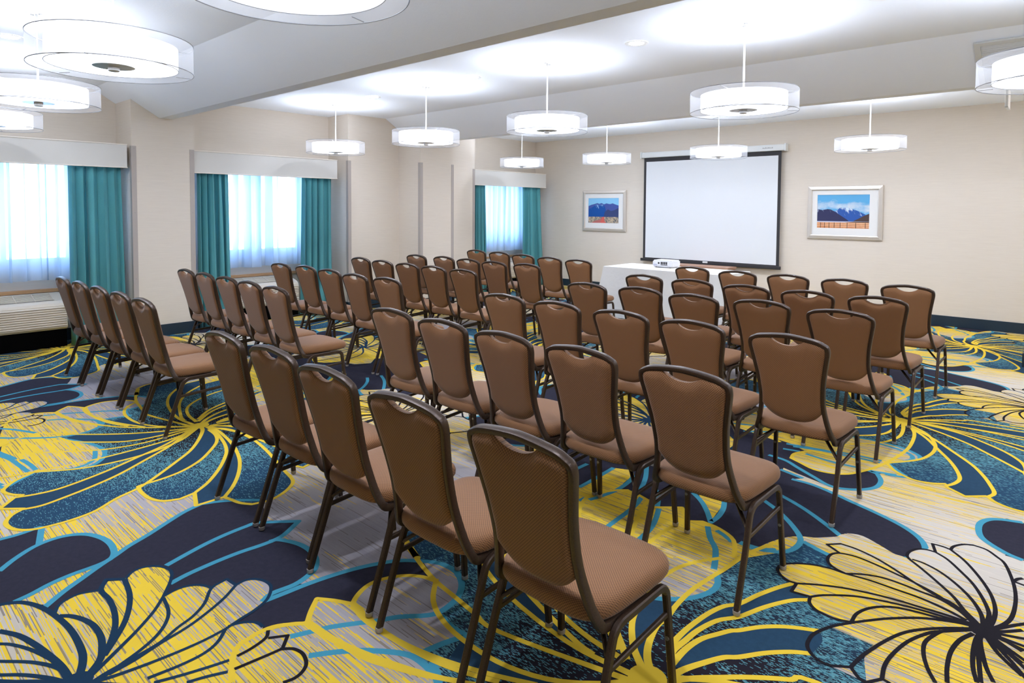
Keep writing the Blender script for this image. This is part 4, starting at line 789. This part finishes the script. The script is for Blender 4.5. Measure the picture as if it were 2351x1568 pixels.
box(bm, -0.02, 0.085, -0.1215, -0.119, 0.033, 0.040)
link('port_panel', bm, M_DARK, r)
bm = bmesh.new(); sweep(bm, [(-0.052, -0.123, 0.064), (-0.052, -0.119, 0.064)], circle(0.014, 14))
link('round_socket', bm, M_DARK, r)
link('vent_grille', boxes((-0.135, -0.075, -0.1215, -0.119, 0.022, 0.050)), M_PROJV, r)
link('top_label', boxes((-0.125, -0.06, -0.075, -0.06, 0.1045, 0.1056)), M_GREYTXT, r)
bm = bmesh.new(); sweep(bm, [(0.06, 0.128, 0.06), (0.06, 0.142, 0.06)], circle(0.034, 18))
link('lens', bm, M_DARK, r)
for sx in (-1, 1):
    for sy in (-1, 1):
        bm = bmesh.new(); lathe(bm, [(0, 0), (0.012, 0), (0.012, 0.012), (0, 0.012)], 10, sx * 0.11, sy * 0.085); link('foot', bm, M_DARK, r)
r = thing('low_cabinet', 'low brown wooden cabinet behind the clothed table, below the screen', 'cabinet', (-4.92, 10.22, 0.0035))
link('body', boxes((-0.48, 0.48, -0.15, 0.16, 0.0, 0.60)), M_BROWNW, r)
link('top', boxes((-0.50, 0.50, -0.172, 0.17, 0.60, 0.63), bevel=0.003), M_BROWNW, r)
for i in range(2):
    d = link('door', boxes((-0.47 + i * 0.472, -0.47 + i * 0.472 + 0.466, -0.165, -0.15, 0.03, 0.594), bevel=0.002), M_BROWNW, r)
    link('knob', boxes((-0.47 + i * 0.472 + (0.43 if i % 2 == 0 else 0.03), -0.47 + i * 0.472 + (0.44 if i % 2 == 0 else 0.04), -0.18, -0.165, 0.34, 0.40)), M_NICKEL, d)

# ------------------------------------------------------------------ pendant lamps (light comes from lit shades and an added upward glow inside)
def make_pendant():
    r = thing('drum_pendant', 'x', 'pendant lamp', (0, 0, ZC), group='white drum pendant lamps')
    z0, z1 = 2.305 - ZC, 2.46 - ZC
    bm = bmesh.new(); lathe(bm, [(0, 0), (0.064, 0), (0.064, -0.018), (0.058, -0.024), (0, -0.024)], 28)
    ca = link('canopy', bm, M_NICKEL, r, smooth=40)
    bm = bmesh.new()
    for s in (-1, 1): lathe(bm, [(0, -0.024), (0.012, -0.024), (0.012, -0.034), (0, -0.036)], 12, s * 0.036, 0)
    link('canopy_knobs', bm, M_NICKEL, ca, smooth=40)
    bm = bmesh.new(); sweep(bm, [(0, 0, -0.02), (0, 0, z1 - 0.03)], circle(0.0075, 12)); link('rod', bm, M_NICKEL, r, smooth=40)
    bm = bmesh.new(); lathe(bm, [(0.385, z0), (0.385, z1)], 72); sh_ = link('outer_shade', bm, M_OUTER, r, smooth=True)
    for z in (z0, z1):
        bm = bmesh.new(); sweep(bm, [(0.385 * math.cos(i * math.pi / 36), 0.385 * math.sin(i * math.pi / 36), z) for i in range(73)], circle(0.0022, 6), Vector((0, 0, 1)))
        link('rim_wire', bm, M_RIM, sh_)
    bm = bmesh.new(); lathe(bm, [(0.308, z0 + 0.018), (0.308, z1 - 0.02)], 64); inn = link('inner_shade', bm, M_INNER, r, smooth=True)
    bm = bmesh.new(); sweep(bm, [(0.309 * math.cos(i * math.pi / 36), 0.309 * math.sin(i * math.pi / 36), z0 + 0.017) for i in range(73)], circle(0.002, 6), Vector((0, 0, 1)))
    link('rim_wire', bm, M_RIM, inn)
    bm = bmesh.new(); lathe(bm, [(0.306, z0 + 0.021), (0.0, z0 + 0.021)], 64); link('diffuser', bm, M_DIFF, r)
    bm = bmesh.new(); lathe(bm, [(0.29, z1 - 0.035), (0.012, z1 - 0.035)], 48); link('added_uplight_disc', bm, M_UP, r)  # unseen glowing disc added in the drum to light the ceiling
    bm = bmesh.new(); lathe(bm, [(0, z0 + 0.019), (0.100, z0 + 0.019), (0.100, z0 + 0.015), (0.028, z0 + 0.013), (0.028, z0 - 0.006), (0.024, z0 - 0.009), (0, z0 - 0.009)], 32)
    link('finial', bm, M_NICKEL, r, smooth=40)
    for i in range(3):
        an = 2 * math.pi * i / 3 + 0.5
        for z, ra in ((z0 + 0.004, 0.309), (z1 - 0.006, 0.01)):
            bm = bmesh.new(); sweep(bm, [(ra * math.cos(an), ra * math.sin(an), z if ra > .1 else z - 0.012), (0.385 * math.cos(an), 0.385 * math.sin(an), z)], circle(0.0016, 6), Vector((0, 0, 1)))
            link('spoke', bm, M_RIM, r)
    return r
ORD = ['first', 'second', 'third', 'fourth', 'fifth']
PX = [-7.66, -5.72, -3.93, -2.03, -0.20]
pend = None
SEEN = [('nearest', [(-7.67, 1.20), (-5.705, 1.16), (-3.917, 1.134), (-2.05, 1.15)]),
        ('middle', [(-7.655, 4.87), (-5.74, 4.84), (-3.94, 4.825), (-2.01, 4.785), (-0.205, 4.82)]),
        ('far', [(-7.59, 8.60), (-5.90, 8.75), (-4.02, 8.75), (-2.11, 8.78)])]
def place_pendant(x, y, lab, rz):
    global pend
    if pend is None:
        pend = make_pendant(); pend.location = (x, y, ZC); pend.rotation_euler = (0, 0, rz); pend['label'] = lab; return pend
    return dup(pend, (x, y, ZC), rz, lab)
for rown, lst in SEEN:
    for i, (x, y) in enumerate(lst):
        lab = 'white drum pendant lamp in the %s row, %s from the window wall' % (rown, ORD[i])
        if rown == 'nearest' and i == 3: lab = 'white drum pendant lamp cut by the top edge, nearest to the camera'
        if rown == 'middle' and i == 4: lab = 'white drum pendant lamp cut by the right edge, before the ceiling vent'
        place_pendant(x, y, lab, 0.4 * i + (0.9 if rown == 'middle' else 0.2))
for x, y in [(-0.2, 8.7), (1.65, 8.7)]:  # unseen pendants added to light the right side of the room
    p = place_pendant(x, y, 'white drum pendant lamp added out of view to light the right side', 0.3)
    p['group'] = 'pendant lamps added out of view for light'

def downlight(x, y, lab):
    r = thing('recessed_downlight', lab, 'downlight', (x, y, ZC), group='recessed ceiling downlights')
    bm = bmesh.new(); lathe(bm, [(0.062, -0.003), (0.092, -0.006), (0.098, -0.003), (0.098, -0.0005)], 36); link('trim_ring', bm, M_TRIMW, r, smooth=40)
    bm = bmesh.new(); lathe(bm, [(0.063, -0.0025), (0, -0.0025)], 36); link('lens', bm, M_CAN, r)
    if 'outside' in lab: r['group'] = 'downlights added out of view as fill'
downlight(-2.95, 4.80, 'lit recessed ceiling light between the third and fourth middle-row pendants')
downlight(-5.01, 4.87, 'lit recessed ceiling light between the second and third middle-row pendants')
downlight(-6.84, 4.90, 'lit recessed ceiling light between the first and second middle-row pendants')
downlight(-6.73, 1.18, 'lit recessed ceiling light at the left edge, in the nearest pendant row')

for x, y in [(x, y) for y in (1.17, 8.7) for x in (-6.76, -4.85, -2.95, -1.1, 0.7, 2.4) if (x, y) != (-6.76, 1.17)] + [(-1.1, 4.82), (0.7, 4.82), (2.4, 4.82)]:  # unseen downlights added as fill light for the floor and seats
    downlight(x, y, 'lit recessed ceiling light added as fill, outside the view or behind beams')
    
# vent on the sloping beam face, small box hanging from the ceiling
sl = math.atan2(ZC - ZBEAM, 0.575)
r = thing('air_vent', 'grey louvred return air vent on the sloping beam, behind right edge pendant', 'air vent', (-0.20, 6.56, ZC - (6.56 - 6.22) * math.tan(sl) - 0.002))
r.rotation_euler = (-sl, 0, 0)
vb = bmesh.new()
for a in ((-0.6, 0.6, -0.27, -0.235, -0.02, 0), (-0.6, 0.6, 0.235, 0.27, -0.02, 0), (-0.6, -0.56, -0.235, 0.235, -0.02, 0), (0.56, 0.6, -0.235, 0.235, -0.02, 0)): box(vb, *a)
link('frame', vb, M_VENT, r)
link('backing', boxes((-0.56, 0.56, -0.235, 0.235, -0.004, -0.001)), M_GREYTXT, r)
bm = bmesh.new()
for i in range(22):
    y = -0.225 + i * 0.0207
    prism(bm, [(y, -0.005), (y + 0.012, -0.014), (y + 0.014, -0.014), (y + 0.003, -0.005)], 'x', -0.56, 0.56)
bmesh.ops.recalc_face_normals(bm, faces=bm.faces)
link('louvres', bm, M_VENT, r)
r = thing('hanging_box', 'small white box hanging from the ceiling near right end of back wall', 'ceiling fixture', (-0.765, 8.5, ZC))
link('stem', boxes((-0.006, 0.006, -0.006, 0.006, -0.14, 0)), M_TRIMW, r)
link('box', boxes((-0.013, 0.013, -0.11, 0.11, -0.325, -0.14), bevel=0.003), M_TRIMW, r)
link('lower_cover', boxes((-0.0135, 0.0135, -0.112, 0.112, -0.338, -0.325)), M_VENT, r)

# ------------------------------------------------------------------ banquet chairs
def yl(z): return -0.145 - (z - 0.39) * 0.254
HALF = [(.205, .385), (.188, .452), (.171, .5345), (.166, .6067), (.174, .7099), (.192, .813), (.2015, .8646), (.199, .8934), (.185, .9151), (.155, .9285), (.10, .9378), (.05, .9429), (0, .945)]
TUBE = 0.0115                     # half width of the back tube
def half_at(z):
    for (x0, z0), (x1, z1) in zip(HALF[:-1], HALF[1:]):
        if z0 <= z <= z1: return x0 + (x1 - x0) * (z - z0) / max(z1 - z0, 1e-6)
    return HALF[0][0]
def top_at(x):
    x = abs(x)
    pts = [(b, a) for b, a in HALF[::-1] if a >= .86]
    pts = [(p[0], p[1]) for p in [(x_, z_) for x_, z_ in HALF[::-1]] if p[1] >= .8646]
    for (x0, z0), (x1, z1) in zip(pts[:-1], pts[1:]):
        if x0 <= x <= x1: return z0 + (z1 - z0) * (x - x0) / max(x1 - x0, 1e-6)
    return .8646

def chair_parts(r):
    # back frame: one bent tube from seat rail to seat rail
    cl = [(max(x - TUBE, 0) if i < len(HALF) - 1 else 0, z - (TUBE if i > 7 else 0)) for i, (x, z) in enumerate(HALF)]
    right = [(0.192, 0.10, 0.3805), (0.193, -0.06, 0.3795), (0.194, -0.118, 0.384), (0.1935, -0.141, 0.402)] + [(x, yl(z), z) for x, z in cl[1:]]
    path = right + [(-x, y, z) for x, y, z in right[::-1][1:]]
    bm = bmesh.new()
    pts = catmull(path, 5)
    prof = rrect(0.0105, 0.0150, 0.006, 2)
    rings = []
    for i, p in enumerate(pts):
        t = (pts[min(i + 1, len(pts) - 1)] - pts[max(i - 1, 0)]).normalized()
        n = Vector((0, 1, .254)).normalized() if p.z > .41 else Vector((0, 1, 0))
        if p.z <= .41:
            n = Vector((0, max(0.0, (p.z - .38) / .03), 1 - max(0.0, (p.z - .38) / .03) * .75))
        n = n - t * n.dot(t); n.normalize(); s = t.cross(n)
        rings.append([bm.verts.new(p + s * a + n * b) for a, b in prof])
    k = len(prof)
    for A, B in zip(rings[:-1], rings[1:]):
        for i in range(k): bm.faces.new((A[i], A[(i + 1) % k], B[(i + 1) % k], B[i]))
    bm.faces.new(rings[0][::-1]); bm.faces.new(rings[-1])
    bmesh.ops.recalc_face_normals(bm, faces=bm.faces)
    link('back_frame', bm, M_BRONZE, r, smooth=40)
    # upholstered back
    bm = bmesh.new(); NU, NV = 32, 20
    def zb(u): return 0.472 + 0.075 * abs(u) ** 2.6
    def zt(x):
        z = top_at(x) - 2 * TUBE + 0.002
        a = abs(x) / 0.084
        if a < 1: z -= 0.040 * (1 - a * a) ** 0.8
        return z
    F, Bk = [], []
    for iv in range(NV + 1):
        v = iv / NV; rf, rb = [], []
        for iu in range(NU + 1):
            u = -1 + 2 * iu / NU
            x = u * 0.17; z = zb(u) + (zt(x) - zb(u)) * v
            for _ in range(4):
                x = u * (half_at(min(max(z, .42), .875)) - 2 * TUBE + 0.004); z = zb(u) + (zt(x) - zb(u)) * v
            e = min(1 - abs(u), min(v, 1 - v) * 1.6)
            th = 0.010 + 0.016 * (1 - max(0, 1 - e / 0.22) ** 2) ** 0.5
            yy = yl(z)
            rf.append((x, yy + th * 1.15, z)); rb.append((x, yy - th, z))
        F.append(rf); Bk.append(rb)
    FV = [[bm.verts.new(p) for p in rr] for rr in F]; BV = [[bm.verts.new(p) for p in rr] for rr in Bk]
    for i in range(NV):
        for j in range(NU):
            bm.faces.new((FV[i][j], FV[i + 1][j], FV[i + 1][j + 1], FV[i][j + 1])); bm.faces.new((BV[i][j], BV[i][j + 1], BV[i + 1][j + 1], BV[i + 1][j]))
    for i in range(NV):
        for j in (0, NU): bm.faces.new((FV[i][j], BV[i][j], BV[i + 1][j], FV[i + 1][j]))
    for j in range(NU):
        for i in (0, NV): bm.faces.new((FV[i][j], FV[i][j + 1], BV[i][j + 1], BV[i][j]))
    bmesh.ops.recalc_face_normals(bm, faces=bm.faces)
    link('backrest', bm, M_FABRICB, r, smooth=60)
    # seat cushion
    bm = bmesh.new(); N = 48
    def outline(s):
        out = []
        for i in range(N):
            a = 2 * math.pi * i / N; c, sn = math.cos(a), math.sin(a)
            pw = 2 / 5.0
            px = math.copysign(abs(c) ** pw, c); py = math.copysign(abs(sn) ** pw, sn)
            y = 0.052 + py * 0.222 * s
            wd = (0.206 + 0.020 * (py + 1) / 2) * s
            out.append((px * wd, y + (0.012 * (1 - px * px) if py > 0 else -0.010 * (1 - px * px)) * s))
        return out
    rings = []
    for s, z in ((0.90, 0.398), (0.965, 0.400), (0.995, 0.411), (1.0, 0.424), (0.995, 0.437), (0.975, 0.449), (0.93, 0.458), (0.80, 0.465), (0.55, 0.470), (0.25, 0.472)):
        rings.append([bm.verts.new((x, y, z - (0.010 * max(0, (y - 0.16) / 0.12) ** 2 if z > 0.43 else 0))) for x, y in outline(s)])
    for A, B in zip(rings[:-1], rings[1:]):
        for i in range(N): bm.faces.new((A[i], A[(i + 1) % N], B[(i + 1) % N], B[i]))
    bm.faces.new(rings[0][::-1]); bm.faces.new(rings[-1])
    link('seat', bm, M_FABRIC, r, smooth=60)
    bm = bmesh.new()
    rings = [[bm.verts.new((x, y, z)) for x, y in outline(s)] for s, z in ((0.84, 0.3965), (0.945, 0.3965), (0.945, 0.403), (0.9, 0.404))]
    for A, B in zip(rings[:-1], rings[1:]):
        for i in range(N): bm.faces.new((A[i], A[(i + 1) % N], B[(i + 1) % N], B[i]))
    bm.faces.new(rings[0][::-1])
    link('seat_pan', bm, M_PAN, r)
    # side frames: rear leg and front leg joined on the rail
    sq = rrect(0.0105, 0.0125, 0.004, 1)
    for s in (-1, 1):
        xr, xm, xf = s * 0.216, s * 0.213, s * 0.228
        rear = [(xr, -0.222, 0.012), (xr * 0.998, -0.150, 0.215), (xm, -0.108, 0.335), (xm, -0.092, 0.364), (xm, -0.064, 0.380), (xm, -0.02, 0.3815), (xm, 0.045, 0.3815)]
        front = [(xm, 0.045, 0.3815), (xm, 0.12, 0.3815), (xm, 0.168, 0.379), (s * 0.2145, 0.190, 0.364), (s * 0.2155, 0.200, 0.335), (s * 0.221, 0.214, 0.19), (xf, 0.231, 0.012)]
        for nm, pth, foot, tilt in (('leg', rear, rear[0], -1), ('leg', front, front[-1], 1)):
            bm = bmesh.new(); sweep(bm, [Vector(pth[0])] + catmull(pth, 4)[1:], sq, Vector((1, 0, 0)))
            bmesh.ops.recalc_face_normals(bm, faces=bm.faces)
            lg = link(nm, bm, M_BRONZE, r, smooth=40)
            bm = bmesh.new(); lathe(bm, [(0, 0), (0.013, 0), (0.0145, 0.003), (0.0148, 0.017), (0.0, 0.019)], 12, foot[0], foot[1])
            link('glide', bm, M_GLIDE, lg, smooth=40)
            if tilt == 1:
                bm = bmesh.new(); xi = s * 0.2205
                sweep(bm, [(xi, 0.2020, 0.205), (xi, 0.1965, 0.205)], circle(0.007, 8), Vector((1, 0, 0)))
                link('bolt', bm, M_SCREW, lg)
        bm = bmesh.new(); sweep(bm, [(s * 0.2145, -0.128, 0.268), (s * 0.2175, 0.206, 0.285)], rrect(0.007, 0.009, 0.003, 1)); bmesh.ops.recalc_face_normals(bm, faces=bm.faces)
        link('stretcher', bm, M_BRONZE, r)
        bm = bmesh.new(); sweep(bm, [(s * 0.206, -0.118, 0.305), (s * 0.11, -0.03, 0.388)], rrect(0.006, 0.008, 0.003, 1), Vector((0, 0, 1))); bmesh.ops.recalc_face_normals(bm, faces=bm.faces)
        link('brace', bm, M_BRONZE, r)
    bm = bmesh.new(); sweep(bm, [(-0.185, -0.052, 0.3865), (0.185, -0.052, 0.3865)], rrect(0.006, 0.008, 0.003, 1), Vector((0, 0, 1)))
    link('cross_rail', bm, M_BRONZE, r)

CHAIRS = {'left': [[(-6.773, 1.744), (-6.284, 1.797), (-5.795, 1.809), (-5.306, 1.851), (-4.817, 1.838)], [(-6.808, 2.859), (-6.312, 2.844), (-5.823, 2.833), (-5.333, 2.813), (-4.828, 2.784)], [(-6.841, 3.897), (-6.352, 3.929), (-5.812, 3.884), (-5.24, 3.807), (-4.752, 3.818)], [(-6.92, 5.03), (-6.37, 4.957), (-5.85, 4.92), (-5.358, 4.896), (-4.864, 4.87)], [(-6.825, 5.857), (-6.335, 5.919), (-5.832, 5.87), (-5.333, 5.823), (-4.845, 5.86)], [(-7.0, 7.172), (-6.447, 7.091), (-5.877, 6.968), (-5.308, 6.843), (-4.79, 6.773)]], 'right': [[(-3.238, 1.677), (-2.749, 1.683), (-2.242, 1.647), (-1.709, 1.62), (-1.196, 1.621)], [(-3.262, 2.738), (-2.743, 2.699), (-2.235, 2.667), (-1.741, 2.657), (-1.208, 2.627)], [(-3.239, 3.747), (-2.714, 3.714), (-2.195, 3.696), (-1.701, 3.67), (-1.156, 3.635)], [(-3.228, 4.783), (-2.739, 4.835), (-2.229, 4.741), (-1.74, 4.791), (-1.208, 4.698)], [(-3.244, 5.742), (-2.72, 5.691), (-2.189, 5.609), (-1.689, 5.579), (-1.197, 5.591)], [(-3.315, 6.888), (-2.759, 6.772), (-2.254, 6.778), (-1.733, 6.736), (-1.199, 6.59)]]}
CHAIRS['left'][0] = [(-6.79, 1.80), (-6.302, 1.81), (-5.812, 1.82), (-5.322, 1.825), (-4.832, 1.82)]
ROWN = ['nearest', 'second', 'third', 'fourth', 'fifth', 'front']
SEATN = {'left': ['window-end', 'second from window', 'middle', 'second from aisle', 'aisle-end'], 'right': ['aisle-end', 'second from aisle', 'middle', 'second from right', 'right-end']}
SPECIAL = {('right', 1, 0): ', pale thread on back', ('right', 2, 4): ', dark spot on back'}
proto = None
rnd = random.Random(3)
for side in ('left', 'right'):
    for ri, row in enumerate(CHAIRS[side]):
        for si, (x, y) in enumerate(row):
            rown = ROWN[ri] + ' row' + (' before the screen' if ri == 5 else '')
            lab = 'brown padded chair, %s seat of the %s, %s block' % (SEATN[side][si], ROWN[ri] + ' row', side)
            lab += SPECIAL.get((side, ri, si), '')
            rz = math.radians(rnd.uniform(-0.8, 0.8))
            if proto is None:
                proto = thing('banquet_chair', lab, 'chair', (x, y, 0.0036), rz, 'banquet chairs in two blocks of rows')
                chair_parts(proto)
            else:
                dup(proto, (x, y, 0.0036), rz, lab)
            if (side, ri, si) == ('right', 1, 0): threaded = COL.objects[-1]
